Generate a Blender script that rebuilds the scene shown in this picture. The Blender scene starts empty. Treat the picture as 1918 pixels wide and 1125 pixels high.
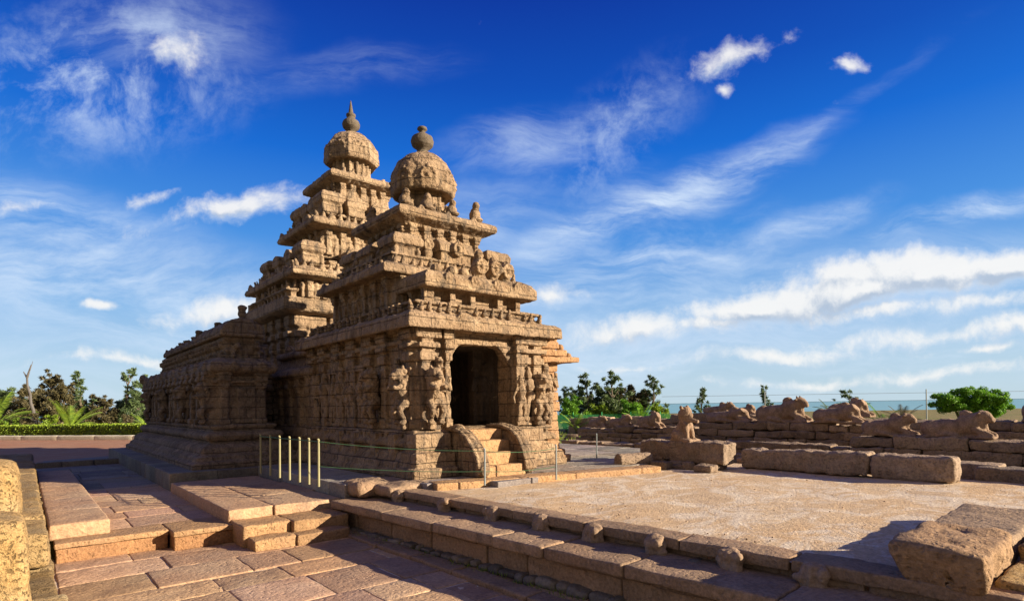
import bpy, bmesh, math, random
import numpy as np
from mathutils import Vector, Matrix, noise
R = math.radians
C = bpy.context.scene.collection
scene = bpy.context.scene
# ------------------------------------------------------------------ camera
TH = 0.70143
S_, C_ = math.sin(TH), math.cos(TH)
cam = bpy.data.cameras.new('camera'); camo = bpy.data.objects.new('camera', cam); C.objects.link(camo)
cam.sensor_width = 36; cam.lens = 20.31; cam.shift_y = 0.1024
cam.clip_start = 0.05; cam.clip_end = 20000
camo.rotation_euler = (Matrix.Rotation(-TH, 3, 'Z') @ Matrix.Rotation(R(90), 3, 'X') @ Matrix.Rotation(-0.0142, 3, 'Z')).to_euler()
camo.location = (0, 0, 1.5)
scene.camera = camo
# ------------------------------------------------------------------ light
SUN = Vector((0.57, -0.78, 0.29)).normalized()
elev = math.asin(SUN.z)
sl = bpy.data.lights.new('sun', 'SUN'); so = bpy.data.objects.new('sun', sl); C.objects.link(so)
sl.energy = 5.0; sl.angle = R(0.5); sl.color = (1.0, 0.85, 0.63)
so.rotation_euler = SUN.to_track_quat('Z', 'Y').to_euler()
scene.view_settings.view_transform = 'Standard'; scene.view_settings.look = 'None'
scene.view_settings.exposure = 1.30; scene.view_settings.gamma = 1.0

class NT:
    def __init__(s, nt): s.nt = nt
    def n(s, t, **k):
        o = s.nt.nodes.new(t)
        for a, b in k.items(): setattr(o, a, b)
        return o
    def put(s, sock, v):
        if isinstance(v, bpy.types.NodeSocket): s.nt.links.new(v, sock)
        else: sock.default_value = v
    def m(s, op, a, b=0.0, c=None, clamp=False):
        o = s.n('ShaderNodeMath', operation=op); o.use_clamp = clamp
        s.put(o.inputs[0], a); s.put(o.inputs[1], b)
        if c is not None: s.put(o.inputs[2], c)
        return o.outputs[0]
    def vm(s, op, a, b=(0, 0, 0)):
        o = s.n('ShaderNodeVectorMath', operation=op)
        s.put(o.inputs[0], a); s.put(o.inputs[1], b)
        return o.outputs['Value'] if op == 'DOT_PRODUCT' else o.outputs[0]
    def noise(s, vec, scale, detail=4, rough=0.55, dist=0.0):
        o = s.n('ShaderNodeTexNoise'); s.put(o.inputs['Vector'], vec)
        o.inputs['Scale'].default_value = scale; o.inputs['Detail'].default_value = detail
        o.inputs['Roughness'].default_value = rough; o.inputs['Distortion'].default_value = dist
        return o.outputs['Fac']
    def ss(s, v, lo, hi, a=0.0, b=1.0):
        o = s.n('ShaderNodeMapRange', interpolation_type='SMOOTHSTEP')
        s.put(o.inputs[0], v)
        for i, q in enumerate((lo, hi, a, b)): o.inputs[i + 1].default_value = q
        return o.outputs[0]
    def mix(s, f, a, b, mode='MIX'):
        o = s.n('ShaderNodeMix', data_type='RGBA', blend_type=mode)
        s.put(o.inputs[0], f); s.put(o.inputs[6], a); s.put(o.inputs[7], b)
        return o.outputs[2]
    def comb(s, x, y, z):
        o = s.n('ShaderNodeCombineXYZ'); s.put(o.inputs[0], x); s.put(o.inputs[1], y); s.put(o.inputs[2], z)
        return o.outputs[0]
def col(r, g, b): return (r, g, b, 1.0)

w = bpy.data.worlds.new('World'); scene.world = w; w.use_nodes = True
W = NT(w.node_tree); w.node_tree.nodes.clear()
sky = W.n('ShaderNodeTexSky', sky_type='NISHITA'); sky.sun_disc = False
sky.sun_elevation = elev; sky.sun_rotation = math.atan2(SUN.x, SUN.y)
sky.air_density = 1.0; sky.dust_density = 0.3; sky.ozone_density = 2.5
tc = W.n('ShaderNodeTexCoord'); D = W.vm('NORMALIZE', tc.outputs['Generated'])
fw = W.m('MAXIMUM', W.vm('DOT_PRODUCT', D, (S_, C_, 0.0)), 0.02)
lat = W.vm('DOT_PRODUCT', D, (C_, -S_, 0.0)); up = W.vm('DOT_PRODUCT', D, (0.0, 0.0, 1.0))
gx = W.m('DIVIDE', lat, fw); gy = W.m('DIVIDE', up, fw)
g = W.comb(gx, gy, 0.0)
rampn = W.n('ShaderNodeValToRGB'); W.put(rampn.inputs[0], up); cr = rampn.color_ramp
for k_, (p_, c_) in enumerate(((0.0, (3.9, 4.9, 5.6)), (0.06, (3.4, 4.6, 5.7)), (0.15, (1.9, 3.5, 5.7)), (0.27, (0.45, 2.0, 5.4)), (0.39, (0.02, 1.0, 4.7)), (0.48, (0.0, 0.52, 3.5)), (0.58, (0.0, 0.22, 2.5)))):
    e_ = cr.elements[k_] if k_ < 2 else cr.elements.new(p_)
    e_.position = p_; e_.color = (*[q / 8 for q in c_], 1)
ramp8 = W.vm('SCALE', rampn.outputs[0]); ramp8.node.inputs['Scale'].default_value = 8.0
base = W.mix(0.9, W.mix(1.0, sky.outputs[0], col(0.6, 0.85, 1.1), 'MULTIPLY'), ramp8)
warp = W.n('ShaderNodeTexNoise'); W.put(warp.inputs['Vector'], g); warp.inputs['Scale'].default_value = 5; warp.inputs['Detail'].default_value = 6
wv = W.vm('SCALE', W.vm('SUBTRACT', warp.outputs['Color'], (0.5, 0.5, 0.5))); wv.node.inputs['Scale'].default_value = 0.09
gw = W.vm('ADD', g, wv)
def mask(vec, px, py, rx, ry, rot=0.0):
    cx_, cy_ = (px - 959) / 1082, (759 - py) / 1082
    mp = W.n('ShaderNodeMapping', vector_type='TEXTURE'); W.put(mp.inputs[0], vec)
    mp.inputs['Location'].default_value = (cx_, cy_, 0); mp.inputs['Rotation'].default_value = (0, 0, R(rot))
    mp.inputs['Scale'].default_value = (rx / 1082, ry / 1082, 1)
    l = W.n('ShaderNodeVectorMath', operation='LENGTH'); W.put(l.inputs[0], mp.outputs[0])
    return l.outputs['Value']
# cirrus: streaks in soft patches
def streak(rot, sx, sy, seed):
    mp = W.n('ShaderNodeMapping'); W.put(mp.inputs[0], gw)
    mp.inputs['Rotation'].default_value = (0, 0, R(rot)); mp.inputs['Scale'].default_value = (sx, sy, 1)
    mp.inputs['Location'].default_value = (seed, seed * 1.7, seed)
    return W.noise(mp.outputs[0], 1.0, 9, 0.66, 0.35)
st1 = W.ss(streak(-22, 2.6, 10.5, 3.1), 0.36, 0.80); st2 = W.ss(streak(14, 2.2, 9.0, 7.7), 0.36, 0.78); st3 = W.ss(W.noise(gw, 9.0, 10, 0.66, 0.2), 0.40, 0.74)
cir = None
for (px, py, rx, ry, rot, sgt, st) in (
    (180, 130, 420, 200, 5, 0.95, 3), (300, 60, 300, 120, 5, 0.6, 2), (60, 450, 560, 170, -14, 1.25, 2), (330, 560, 620, 140, -8, 1.1, 2),
    (1240, 375, 400, 60, 23, 1.6, 1), (1180, 500, 480, 130, 8, 1.15, 2), (1500, 440, 260, 45, 18, 1.0, 1), (1350, 360, 330, 60, 26, .8, 1), (1600, 560, 600, 120, 4, 0.7, 2),
    (1790, 415, 290, 42, 16, 1.4, 1), (1000, 270, 280, 80, 12, 0.8, 1), (1150, 250, 280, 120, 40, 0.6, 3), (880, 420, 300, 120, 10, .7, 2), (1080, 420, 240, 60, 35, 1.0, 1), (650, 120, 300, 60, 5, .35, 2), (1750, 520, 400, 90, 8, 0.75, 2),
    (960, 680, 2600, 150, 0, 0.95, 2), (110, 375, 330, 30, -10, .6, 2), (1560, 240, 420, 26, 35, 0.28, 1)):
    f = W.ss(mask(gw, px, py, rx, ry, rot), 1.0, 0.05)
    c_ = W.m('MULTIPLY', W.m('MULTIPLY', f, {1: st1, 2: st2, 3: st3}[st]), sgt)
    cir = c_ if cir is None else W.m('ADD', cir, W.m('MULTIPLY', c_, W.m('SUBTRACT', 1.0, cir, clamp=True)))
c1 = W.mix(W.m('MULTIPLY', cir, 0.9, clamp=True), base, col(4.9, 5.8, 7.0))
# cumulus: billows with flat bases
CUM = (
    (445, 385, 165, 36, 10, .5), (1740, 530, 330, 50, 3, .9), (1890, 520, 170, 40, 0, .9), (1440, 582, 230, 36, 6, .8), (1620, 555, 220, 40, 6, .9), (1200, 620, 230, 28, 3, .5), (1330, 610, 200, 25, 4, .5), (1680, 590, 300, 22, 2, .45),
    (1375, 115, 105, 26, 22, .42), (1600, 125, 38, 22, 0, .38), (1365, 172, 14, 12, 0, .3), (1035, 560, 80, 24, 0, .45),
    (202, 552, 42, 12, 0, .5), (430, 572, 150, 26, 5, .45), (230, 660, 150, 14, 0, .4), (325, 105, 75, 34, 15, .32), (290, 358, 55, 16, 15, .35),
    (1450, 668, 190, 17, 2, .38), (1750, 640, 260, 22, 2, .35), (1900, 635, 110, 26, 4, .45), (1720, 712, 200, 17, 2, .35), (1520, 722, 190, 12, 2, .3), (30, 385, 70, 14, 10, .35), (1850, 668, 120, 10, 0, .35), (1180, 690, 90, 8, 0, .3))
def cumulus(v):
    n_ = W.m('ADD', W.m('MULTIPLY', W.noise(v, 10.0, 10, 0.62, 0.0), 0.6), W.m('MULTIPLY', W.noise(v, 30.0, 8, 0.62, 0.0), 0.4)); cum = None
    for (px, py, rx, ry, rot, cut) in CUM:
        f = W.m('SUBTRACT', 1.0, mask(v, px, py, rx, ry, rot))
        f = W.m('MULTIPLY', W.m('MAXIMUM', f, -1.0), cut * 1.55)
        cum = f if cum is None else W.m('MAXIMUM', cum, f)
    return W.m('ADD', cum, W.m('MULTIPLY', W.m('SUBTRACT', n_, 0.46), 2.6))
dens = cumulus(gw); dup = cumulus(W.vm('ADD', gw, (0.010, 0.017, 0.0)))
a_c = W.ss(dens, 0.0, 0.85)
lit = W.ss(W.m('SUBTRACT', dens, dup), -0.5, 0.35)
thick = W.ss(dens, 0.3, 0.9)
ccol = W.mix(lit, W.mix(thick, col(4.3, 5.1, 6.2), col(3.3, 3.9, 4.8)), col(6.9, 6.8, 6.6))
c2 = W.mix(W.m('MULTIPLY', a_c, 0.88), c1, ccol)
back = W.ss(W.m('ADD', W.vm('DOT_PRODUCT', D, (S_, C_, 0.0)), W.m('MULTIPLY', W.noise(D, 2.5, 5, 0.6), 0.3)), 0.15, -0.45)  # unseen sky behind the camera, made pale and warm as added fill light
c3 = W.mix(W.m('MULTIPLY', back, 0.85), c2, W.mix(W.noise(D, 4.0, 5, 0.6), col(2.0, 1.7, 1.35), col(3.3, 2.8, 2.25)))
skyc = W.mix(W.ss(up, -0.02, 0.0), col(1.2, 1.0, 0.8), c3)
bg = W.n('ShaderNodeBackground'); W.put(bg.inputs[0], skyc); bg.inputs[1].default_value = 0.058
wo = W.n('ShaderNodeOutputWorld'); w.node_tree.links.new(bg.outputs[0], wo.inputs[0])

# ------------------------------------------------------------------ materials
def stone_mat(name, c1, c2, c3, scale=1.0, *a_, joints=0.0, **k_):
    return stone_mat_(name, c1, c2, c3, scale, *a_, joints=joints, **k_)
def stone_mat_(name, c1, c2, c3, scale=1.0, bump=0.5, rough=0.9, pits=0.5, strata=0.0, stain=0.5, tint=False, stainc=(0.05, 0.042, 0.036), joints=0.0):
    mt = bpy.data.materials.new(name); mt.use_nodes = True; N = NT(mt.node_tree); mt.node_tree.nodes.clear()
    t = N.n('ShaderNodeTexCoord').outputs['Object']
    big = N.noise(t, 0.55 * scale, 5, 0.6, 0.3); mid = N.noise(t, 3.2 * scale, 6, 0.65); fine = N.noise(t, 22 * scale, 5, 0.7)
    c = N.mix(N.ss(mid, 0.35, 0.65), col(*c1), col(*c2))
    c = N.mix(N.ss(big, 0.42, 0.66), c, col(*c3))
    c = N.mix(N.m('MULTIPLY', N.ss(N.noise(N.vm('ADD', t, (9, 3, 5)), 1.4 * scale, 8, 0.72, 0.4), 0.52, 0.72), stain), c, col(*stainc))
    c = N.mix(0.9, c, N.mix(N.ss(fine, 0.25, 0.8), col(0.62, 0.60, 0.58), col(1.25, 1.22, 1.18)), 'MULTIPLY')
    if tint:
        a = N.n('ShaderNodeAttribute', attribute_name='tint')
        c = N.mix(1.0, c, a.outputs['Color'], 'MULTIPLY')
    jn = None
    if joints > 0:
        sp = N.n('ShaderNodeSeparateXYZ'); N.put(sp.inputs[0], t)
        wob = N.m('MULTIPLY', N.m('SUBTRACT', N.noise(t, 1.3, 3), 0.5), 0.10)
        bv = N.comb(N.m('ADD', N.m('ADD', sp.outputs[0], sp.outputs[1]), wob), N.m('ADD', sp.outputs[2], N.m('MULTIPLY', wob, 0.5)), 0.0)
        br = N.n('ShaderNodeTexBrick'); N.put(br.inputs['Vector'], bv); br.inputs['Scale'].default_value = 1.0
        br.inputs['Brick Width'].default_value = 0.83; br.inputs['Row Height'].default_value = 0.31; br.inputs['Mortar Size'].default_value = 0.012; br.inputs['Mortar Smooth'].default_value = 0.6
        br.inputs['Color1'].default_value = col(.86, .84, .82); br.inputs['Color2'].default_value = col(1.14, 1.12, 1.1); br.inputs['Mortar'].default_value = col(1, 1, 1)
        jn = N.m('MULTIPLY', br.outputs['Fac'], N.ss(mid, 0.36, 0.52)); c = N.mix(0.8, c, br.outputs['Color'], 'MULTIPLY')
        c = N.mix(N.m('MULTIPLY', jn, joints), c, col(0.05, 0.035, 0.025))
        run_ = N.noise(N.vm('MULTIPLY', t, (5.0, 5.0, 0.55)), 1.0, 5, 0.65, 0.3)
        c = N.mix(N.m('MULTIPLY', N.ss(run_, 0.50, 0.68), 0.72), c, col(0.075, 0.06, 0.05))
        pale = N.ss(N.noise(N.vm('ADD', t, (31, 7, 2)), 1.9, 7, 0.7, 0.6), 0.58, 0.74)
        c = N.mix(N.m('MULTIPLY', pale, 0.45), c, col(0.52, 0.40, 0.28))
    vor = N.n('ShaderNodeTexVoronoi'); N.put(vor.inputs['Vector'], N.vm('ADD', t, N.vm('MULTIPLY', N.comb(mid, big, fine), (0.25, 0.25, 0.12)))); vor.inputs['Scale'].default_value = 11 * scale
    pit = N.ss(vor.outputs['Distance'], 0.0, 0.42)
    h = N.m('ADD', N.m('MULTIPLY', mid, 1.0), N.m('MULTIPLY', fine, 0.45)); h = N.m('ADD', h, N.m('MULTIPLY', pit, pits))
    h = N.m('ADD', h, N.m('MULTIPLY', N.noise(t, 70 * scale, 3, 0.6), 0.10))
    if jn is not None: h = N.m('SUBTRACT', N.m('ADD', h, N.m('MULTIPLY', N.noise(t, 7.5, 4, 0.6, 0.5), 1.1)), N.m('MULTIPLY', jn, 0.7))
    if strata > 0:
        sv = N.vm('MULTIPLY', t, (1.2, 1.2, 13.0))
        h = N.m('ADD', h, N.m('MULTIPLY', N.noise(sv, 1.3 * scale, 4, 0.6, 0.5), strata))
    b = N.n('ShaderNodeBump'); b.inputs['Strength'].default_value = bump; b.inputs['Distance'].default_value = 0.06; N.put(b.inputs['Height'], h)
    p = N.n('ShaderNodeBsdfPrincipled'); N.put(p.inputs['Base Color'], c); p.inputs['Roughness'].default_value = rough
    p.inputs['Specular IOR Level'].default_value = 0.25
    N.put(p.inputs['Normal'], b.outputs[0])
    o = N.n('ShaderNodeOutputMaterial'); mt.node_tree.links.new(p.outputs[0], o.inputs[0])
    return mt
M = {}
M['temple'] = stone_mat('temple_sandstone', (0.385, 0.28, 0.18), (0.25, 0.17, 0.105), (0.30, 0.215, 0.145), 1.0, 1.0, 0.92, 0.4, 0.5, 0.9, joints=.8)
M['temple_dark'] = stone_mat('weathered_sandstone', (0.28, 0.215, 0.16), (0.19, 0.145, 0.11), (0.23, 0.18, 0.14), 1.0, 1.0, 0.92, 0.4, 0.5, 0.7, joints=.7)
M['tower'] = stone_mat('tower_sandstone', (0.43, 0.325, 0.22), (0.285, 0.20, 0.13), (0.33, 0.24, 0.16), 0.9, 1.0, 0.92, 0.4, 0.4, 0.9, joints=.7)
M['granite'] = stone_mat('dark_granite', (0.11, 0.09, 0.07), (0.16, 0.13, 0.10), (0.13, 0.105, 0.08), 2.0, 0.4, 0.85)
M['pave'] = stone_mat('terracotta_paving', (0.49, 0.315, 0.195), (0.39, 0.245, 0.155), (0.44, 0.31, 0.21), 1.0, 0.55, 0.88, 0.35, 0.0, 0.5, True, (0.15, 0.11, 0.09))
M['block'] = stone_mat('orange_granite', (0.45, 0.28, 0.145), (0.35, 0.21, 0.11), (0.38, 0.24, 0.14), 1.3, 0.7, 0.88, 0.5, 0.2, 0.3, True)
M['greypave'] = stone_mat('grey_paving', (0.20, 0.185, 0.17), (0.155, 0.14, 0.13), (0.24, 0.20, 0.165), 1.0, 0.5, 0.88, 0.35, 0.0, 0.4, True)
M['ruin'] = stone_mat('ruin_stone', (0.34, 0.25, 0.18), (0.24, 0.175, 0.13), (0.29, 0.22, 0.165), 1.1, 0.8, 0.92, 0.6, 0.5, 0.55, True)
M['bull'] = stone_mat('statue_stone', (0.36, 0.25, 0.175), (0.24, 0.165, 0.115), (0.29, 0.20, 0.14), 1.5, 0.6, 0.92, 0.4, 0.3, 0.45)
M['coping'] = stone_mat('coping_stone', (0.37, 0.26, 0.18), (0.27, 0.19, 0.13), (0.33, 0.22, 0.145), 1.2, 0.6, 0.9, 0.5, 0.3, 0.4, True)
M['yellow'] = stone_mat('rough_yellow_stone', (0.56, 0.38, 0.17), (0.44, 0.28, 0.115), (0.50, 0.36, 0.19), 2.2, 1.0, 0.9, 0.9, 0.0, 0.35, True, (0.16, 0.10, 0.06))
M['plaster'] = stone_mat('pale_kerb', (0.80, 0.74, 0.58), (0.66, 0.6, 0.48), (0.7, 0.66, 0.52), 1, 0.3)
def sand_mat(name, c1, c2, c3, white):
    mt = bpy.data.materials.new(name); mt.use_nodes = True; N = NT(mt.node_tree); mt.node_tree.nodes.clear()
    t = N.n('ShaderNodeTexCoord').outputs['Object']
    big = N.noise(t, 0.5, 6, 0.65, 0.5); mid = N.noise(t, 2.4, 7, 0.7, 0.8); fine = N.noise(t, 26, 5, 0.7)
    c = N.mix(N.ss(mid, 0.35, 0.66), col(*c1), col(*c2)); c = N.mix(N.ss(big, 0.4, 0.66), c, col(*c3))
    if white:
        patch = N.ss(N.noise(N.vm('MULTIPLY', N.vm('ADD', t, (4.2, 1.0, 0)), (1.0, 1.5, 1)), 1.1, 8, 0.7, 0.9), 0.44, 0.60)
        px_ = N.n('ShaderNodeSeparateXYZ'); N.put(px_.inputs[0], t)
        edge = N.ss(N.m('ADD', px_.outputs[0], N.m('MULTIPLY', big, 3.0)), 10.2, 7.4)
        c = N.mix(N.m('MULTIPLY', patch, N.m('ADD', 0.16, N.m('MULTIPLY', edge, 0.72))), c, col(*white))
    c = N.mix(0.9, c, N.mix(N.ss(fine, 0.25, 0.8), col(0.66, 0.64, 0.62), col(1.2, 1.2, 1.2)), 'MULTIPLY')
    h = N.m('ADD', N.m('MULTIPLY', mid, 0.8), N.m('MULTIPLY', fine, 0.6))
    b = N.n('ShaderNodeBump'); b.inputs['Strength'].default_value = 0.8; b.inputs['Distance'].default_value = 0.05; N.put(b.inputs['Height'], h)
    p = N.n('ShaderNodeBsdfPrincipled'); N.put(p.inputs['Base Color'], c); p.inputs['Roughness'].default_value = 0.95
    p.inputs['Specular IOR Level'].default_value = 0.15; N.put(p.inputs['Normal'], b.outputs[0])
    o = N.n('ShaderNodeOutputMaterial'); mt.node_tree.links.new(p.outputs[0], o.inputs[0]); return mt
M['sand'] = sand_mat('sandy_stone', (0.62, 0.44, 0.265), (0.54, 0.37, 0.215), (0.58, 0.43, 0.28), (0.70, 0.60, 0.48))
M['earth'] = sand_mat('red_earth', (0.40, 0.20, 0.12), (0.34, 0.17, 0.10), (0.38, 0.22, 0.14), None)
M['drygrass'] = sand_mat('dry_grass_ground', (0.22, 0.19, 0.07), (0.28, 0.20, 0.10), (0.16, 0.17, 0.05), None)
def leaf_mat(name, a, b_, rough=0.6, trans=0.3):
    mt = bpy.data.materials.new(name); mt.use_nodes = True; N = NT(mt.node_tree); mt.node_tree.nodes.clear()
    at = N.n('ShaderNodeAttribute', attribute_name='tint')
    sp = N.n('ShaderNodeSeparateColor'); N.put(sp.inputs[0], at.outputs['Color'])
    c = N.mix(sp.outputs[0], col(*a), col(*b_))
    p = N.n('ShaderNodeBsdfPrincipled'); N.put(p.inputs['Base Color'], c); p.inputs['Roughness'].default_value = rough
    tr = N.n('ShaderNodeBsdfTranslucent'); N.put(tr.inputs[0], c)
    mx = N.n('ShaderNodeMixShader'); mx.inputs[0].default_value = trans
    mt.node_tree.links.new(p.outputs[0], mx.inputs[1]); mt.node_tree.links.new(tr.outputs[0], mx.inputs[2])
    o = N.n('ShaderNodeOutputMaterial'); mt.node_tree.links.new(mx.outputs[0], o.inputs[0]); return mt
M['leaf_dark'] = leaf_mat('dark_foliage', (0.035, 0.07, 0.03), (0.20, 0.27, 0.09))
M['leaf_brown'] = leaf_mat('brownish_foliage', (0.04, 0.042, 0.02), (0.20, 0.16, 0.065))
M['leaf_green'] = leaf_mat('bright_foliage', (0.05, 0.17, 0.012), (0.27, 0.52, 0.03))
M['leaf_palm'] = leaf_mat('palm_foliage', (0.08, 0.18, 0.02), (0.30, 0.42, 0.04))
M['leaf_hedge'] = leaf_mat('hedge_foliage', (0.10, 0.20, 0.012), (0.36, 0.46, 0.04))
def plain(name, c, rough=0.6, metal=0.0):
    mt = bpy.data.materials.new(name); mt.use_nodes = True; N = NT(mt.node_tree)
    p = mt.node_tree.nodes['Principled BSDF']; t = N.n('ShaderNodeTexCoord').outputs['Object']
    f = N.noise(t, 8, 4, 0.6)
    N.put(p.inputs['Base Color'], N.mix(f, col(*[q * 0.7 for q in c]), col(*[q * 1.25 for q in c])))
    p.inputs['Roughness'].default_value = rough; p.inputs['Metallic'].default_value = metal; return mt
M['bark'] = plain('bark', (0.13, 0.10, 0.075), 0.9)
M['deadbark'] = plain('dead_bark', (0.11, 0.10, 0.095), 0.9)
M['post'] = plain('tan_painted_post', (0.27, 0.25, 0.13), 0.7)
M['wire'] = plain('green_rope', (0.05, 0.13, 0.06), 0.8)
M['steel'] = plain('grey_steel', (0.22, 0.25, 0.26), 0.5, 0.3)
M['greensheet'] = plain('green_net', (0.02, 0.30, 0.10), 0.7)
def sea_mat():
    mt = bpy.data.materials.new('sea_water'); mt.use_nodes = True; N = NT(mt.node_tree)
    p = mt.node_tree.nodes['Principled BSDF']; t = N.n('ShaderNodeTexCoord').outputs['Object']
    f = N.noise(N.vm('MULTIPLY', t, (0.02, 0.02, 1)), 1.0, 6, 0.6)
    N.put(p.inputs['Base Color'], N.mix(f, col(0.13, 0.32, 0.36), col(0.22, 0.44, 0.46)))
    p.inputs['Roughness'].default_value = 0.45; return mt
M['sea'] = sea_mat()

# ------------------------------------------------------------------ mesh helpers
def nz(p, s, o=0.0): return noise.noise(Vector((p[0] * s + o, p[1] * s + o * 0.7, p[2] * s - o)))
class MB:
    def __init__(s): s.v = []; s.f = []; s.t = []
    def add(s, vs, fs, t=1.0):
        o = len(s.v); s.v.extend(vs); s.f.extend([tuple(i + o for i in f) for f in fs]); s.t.extend([t] * len(fs)); return s
    def box(s, x0, x1, y0, y1, z0, z1, t=1.0):
        vs = [(x, y, z) for z in (z0, z1) for x, y in ((x0, y0), (x1, y0), (x1, y1), (x0, y1))]
        return s.add(vs, [(3, 2, 1, 0), (4, 5, 6, 7), (0, 1, 5, 4), (1, 2, 6, 5), (2, 3, 7, 6), (3, 0, 4, 7)], t)
    def stack(s, poly, prof, t=1.0):
        """closed solid: outline offset outward by off at height z"""
        n = len(poly); vs = []
        for off, z in prof:
            for i in range(n):
                a = Vector(poly[i - 1]); b = Vector(poly[i]); c = Vector(poly[(i + 1) % n])
                d1 = (b - a).normalized(); d2 = (c - b).normalized()
                n1 = Vector((d1.y, -d1.x)); n2 = Vector((d2.y, -d2.x)); mm = (n1 + n2)
                mm = mm / max(0.3, mm.dot(n1))
                q = b + mm * off; vs.append((q.x, q.y, z))
        fs = [tuple(reversed(range(n)))]
        for k in range(len(prof) - 1):
            for i in range(n):
                j = (i + 1) % n; fs.append((k * n + i, k * n + j, (k + 1) * n + j, (k + 1) * n + i))
        fs.append(tuple((len(prof) - 1) * n + i for i in range(n)))
        return s.add(vs, fs, t)
    def ell(s, c, r, rot=None, seg=10, t=1.0):
        vs = []; rings = seg // 2
        for k in range(1, rings):
            ph = math.pi * k / rings
            for i in range(seg):
                a = 2 * math.pi * i / seg; vs.append(Vector((r[0] * math.sin(ph) * math.cos(a), r[1] * math.sin(ph) * math.sin(a), -r[2] * math.cos(ph))))
        vs = [Vector((0, 0, -r[2]))] + vs + [Vector((0, 0, r[2]))]
        if rot is not None: vs = [rot @ q for q in vs]
        vs = [tuple(q + Vector(c)) for q in vs]; fs = []
        for i in range(seg):
            j = (i + 1) % seg; fs.append((0, 1 + j, 1 + i))
            for k in range(rings - 2): fs.append((1 + k * seg + i, 1 + k * seg + j, 1 + (k + 1) * seg + j, 1 + (k + 1) * seg + i))
            l = 1 + (rings - 2) * seg; fs.append((l + i, l + j, len(vs) - 1))
        return s.add(vs, fs, t)
    def tube(s, p0, p1, r0, r1, seg=8, t=1.0):
        p0 = Vector(p0); p1 = Vector(p1); d = (p1 - p0).normalized(); u = d.orthogonal().normalized(); v = d.cross(u); vs = []
        for p, r in ((p0, r0), (p1, r1)):
            for i in range(seg):
                a = 2 * math.pi * i / seg; vs.append(tuple(p + (u * math.cos(a) + v * math.sin(a)) * r))
        fs = [(i, (i + 1) % seg, seg + (i + 1) % seg, seg + i) for i in range(seg)] + [tuple(reversed(range(seg))), tuple(range(seg, 2 * seg))]
        return s.add(vs, fs, t)
    def lathe(s, c, prof, seg=24, rot=0.0, t=1.0):
        poly = [(c[0] + math.cos(rot + 2 * math.pi * i / seg), c[1] + math.sin(rot + 2 * math.pi * i / seg)) for i in range(seg)]
        vs = []
        for r, z in prof:
            for q in poly: vs.append((c[0] + (q[0] - c[0]) * r, c[1] + (q[1] - c[1]) * r, z))
        n = seg; fs = [tuple(reversed(range(n)))]
        for k in range(len(prof) - 1):
            for i in range(n):
                j = (i + 1) % n; fs.append((k * n + i, k * n + j, (k + 1) * n + j, (k + 1) * n + i))
        fs.append(tuple((len(prof) - 1) * n + i for i in range(n)))
        return s.add(vs, fs, t)
    def extr(s, pts, ax, a0, a1, t=1.0):
        """closed 2-D outline (p,z) extruded along ax ('x': outline in y,z ; 'y': outline in x,z)"""
        n = len(pts); vs = []
        for a in (a0, a1):
            for p, z in pts: vs.append((a, p, z) if ax == 'x' else (p, a, z))
        fs = [(i, (i + 1) % n, n + (i + 1) % n, n + i) for i in range(n)] + [tuple(reversed(range(n))), tuple(range(n, 2 * n))]
        return s.add(vs, fs, t)
    def rstone(s, x0, x1, y0, y1, z0, z1, r=0.03, amp=0.012, step=0.12, t=1.0, rot=0.0, seed=0.0, tilt=(0, 0)):
        """worn block: rounded box, finely cut and roughened"""
        c = Vector(((x0 + x1) / 2, (y0 + y1) / 2, (z0 + z1) / 2)); h = Vector(((x1 - x0) / 2, (y1 - y0) / 2, (z1 - z0) / 2))
        r = min(r, h.x * 0.9, h.y * 0.9, h.z * 0.9)
        def ticks(L):
            m = max(1, int(round(2 * (L - r) / step))); return [-L, -L + r * 0.45] + [-(L - r) + 2 * (L - r) * i / m for i in range(m + 1)] + [L - r * 0.45, L]
        T = [ticks(h.x), ticks(h.y), ticks(h.z)]; idx = {}; vs = []; fs = []
        rm = (Matrix.Rotation(rot, 3, 'Z') @ Matrix.Rotation(tilt[0], 3, 'X') @ Matrix.Rotation(tilt[1], 3, 'Y'))
        def vid(i, j, k):
            key = (i, j, k)
            if key not in idx:
                p = Vector((T[0][i], T[1][j], T[2][k])); q = Vector([max(-(h[a] - r), min(h[a] - r, p[a])) for a in range(3)])
                d = p - q; p = q + (d.normalized() * r if d.length > 1e-9 else d)
                wv_ = rm @ p + c; nn = (rm @ (p - q)).normalized() if (p - q).length > 1e-9 else Vector((0, 0, 1))
                dd = amp * (nz(wv_, 2.3, seed) * 1.2 + nz(wv_, 7.1, seed + 3) * 0.9 + nz(wv_, 19, seed) * 0.4)
                if (p - q).length > 1e-9: wv_ = wv_ + nn * dd
                idx[key] = len(vs); vs.append(tuple(wv_))
            return idx[key]
        n = [len(a) for a in T]
        for i in range(n[0] - 1):
            for j in range(n[1] - 1):
                fs.append((vid(i, j, 0), vid(i, j + 1, 0), vid(i + 1, j + 1, 0), vid(i + 1, j, 0))); m = n[2] - 1
                fs.append((vid(i, j, m), vid(i + 1, j, m), vid(i + 1, j + 1, m), vid(i, j + 1, m)))
        for i in range(n[0] - 1):
            for k in range(n[2] - 1):
                fs.append((vid(i, 0, k), vid(i + 1, 0, k), vid(i + 1, 0, k + 1), vid(i, 0, k + 1))); m = n[1] - 1
                fs.append((vid(i, m, k), vid(i, m, k + 1), vid(i + 1, m, k + 1), vid(i + 1, m, k)))
        for j in range(n[1] - 1):
            for k in range(n[2] - 1):
                fs.append((vid(0, j, k), vid(0, j, k + 1), vid(0, j + 1, k + 1), vid(0, j + 1, k))); m = n[0] - 1
                fs.append((vid(m, j, k), vid(m, j + 1, k), vid(m, j + 1, k + 1), vid(m, j, k + 1)))
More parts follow.
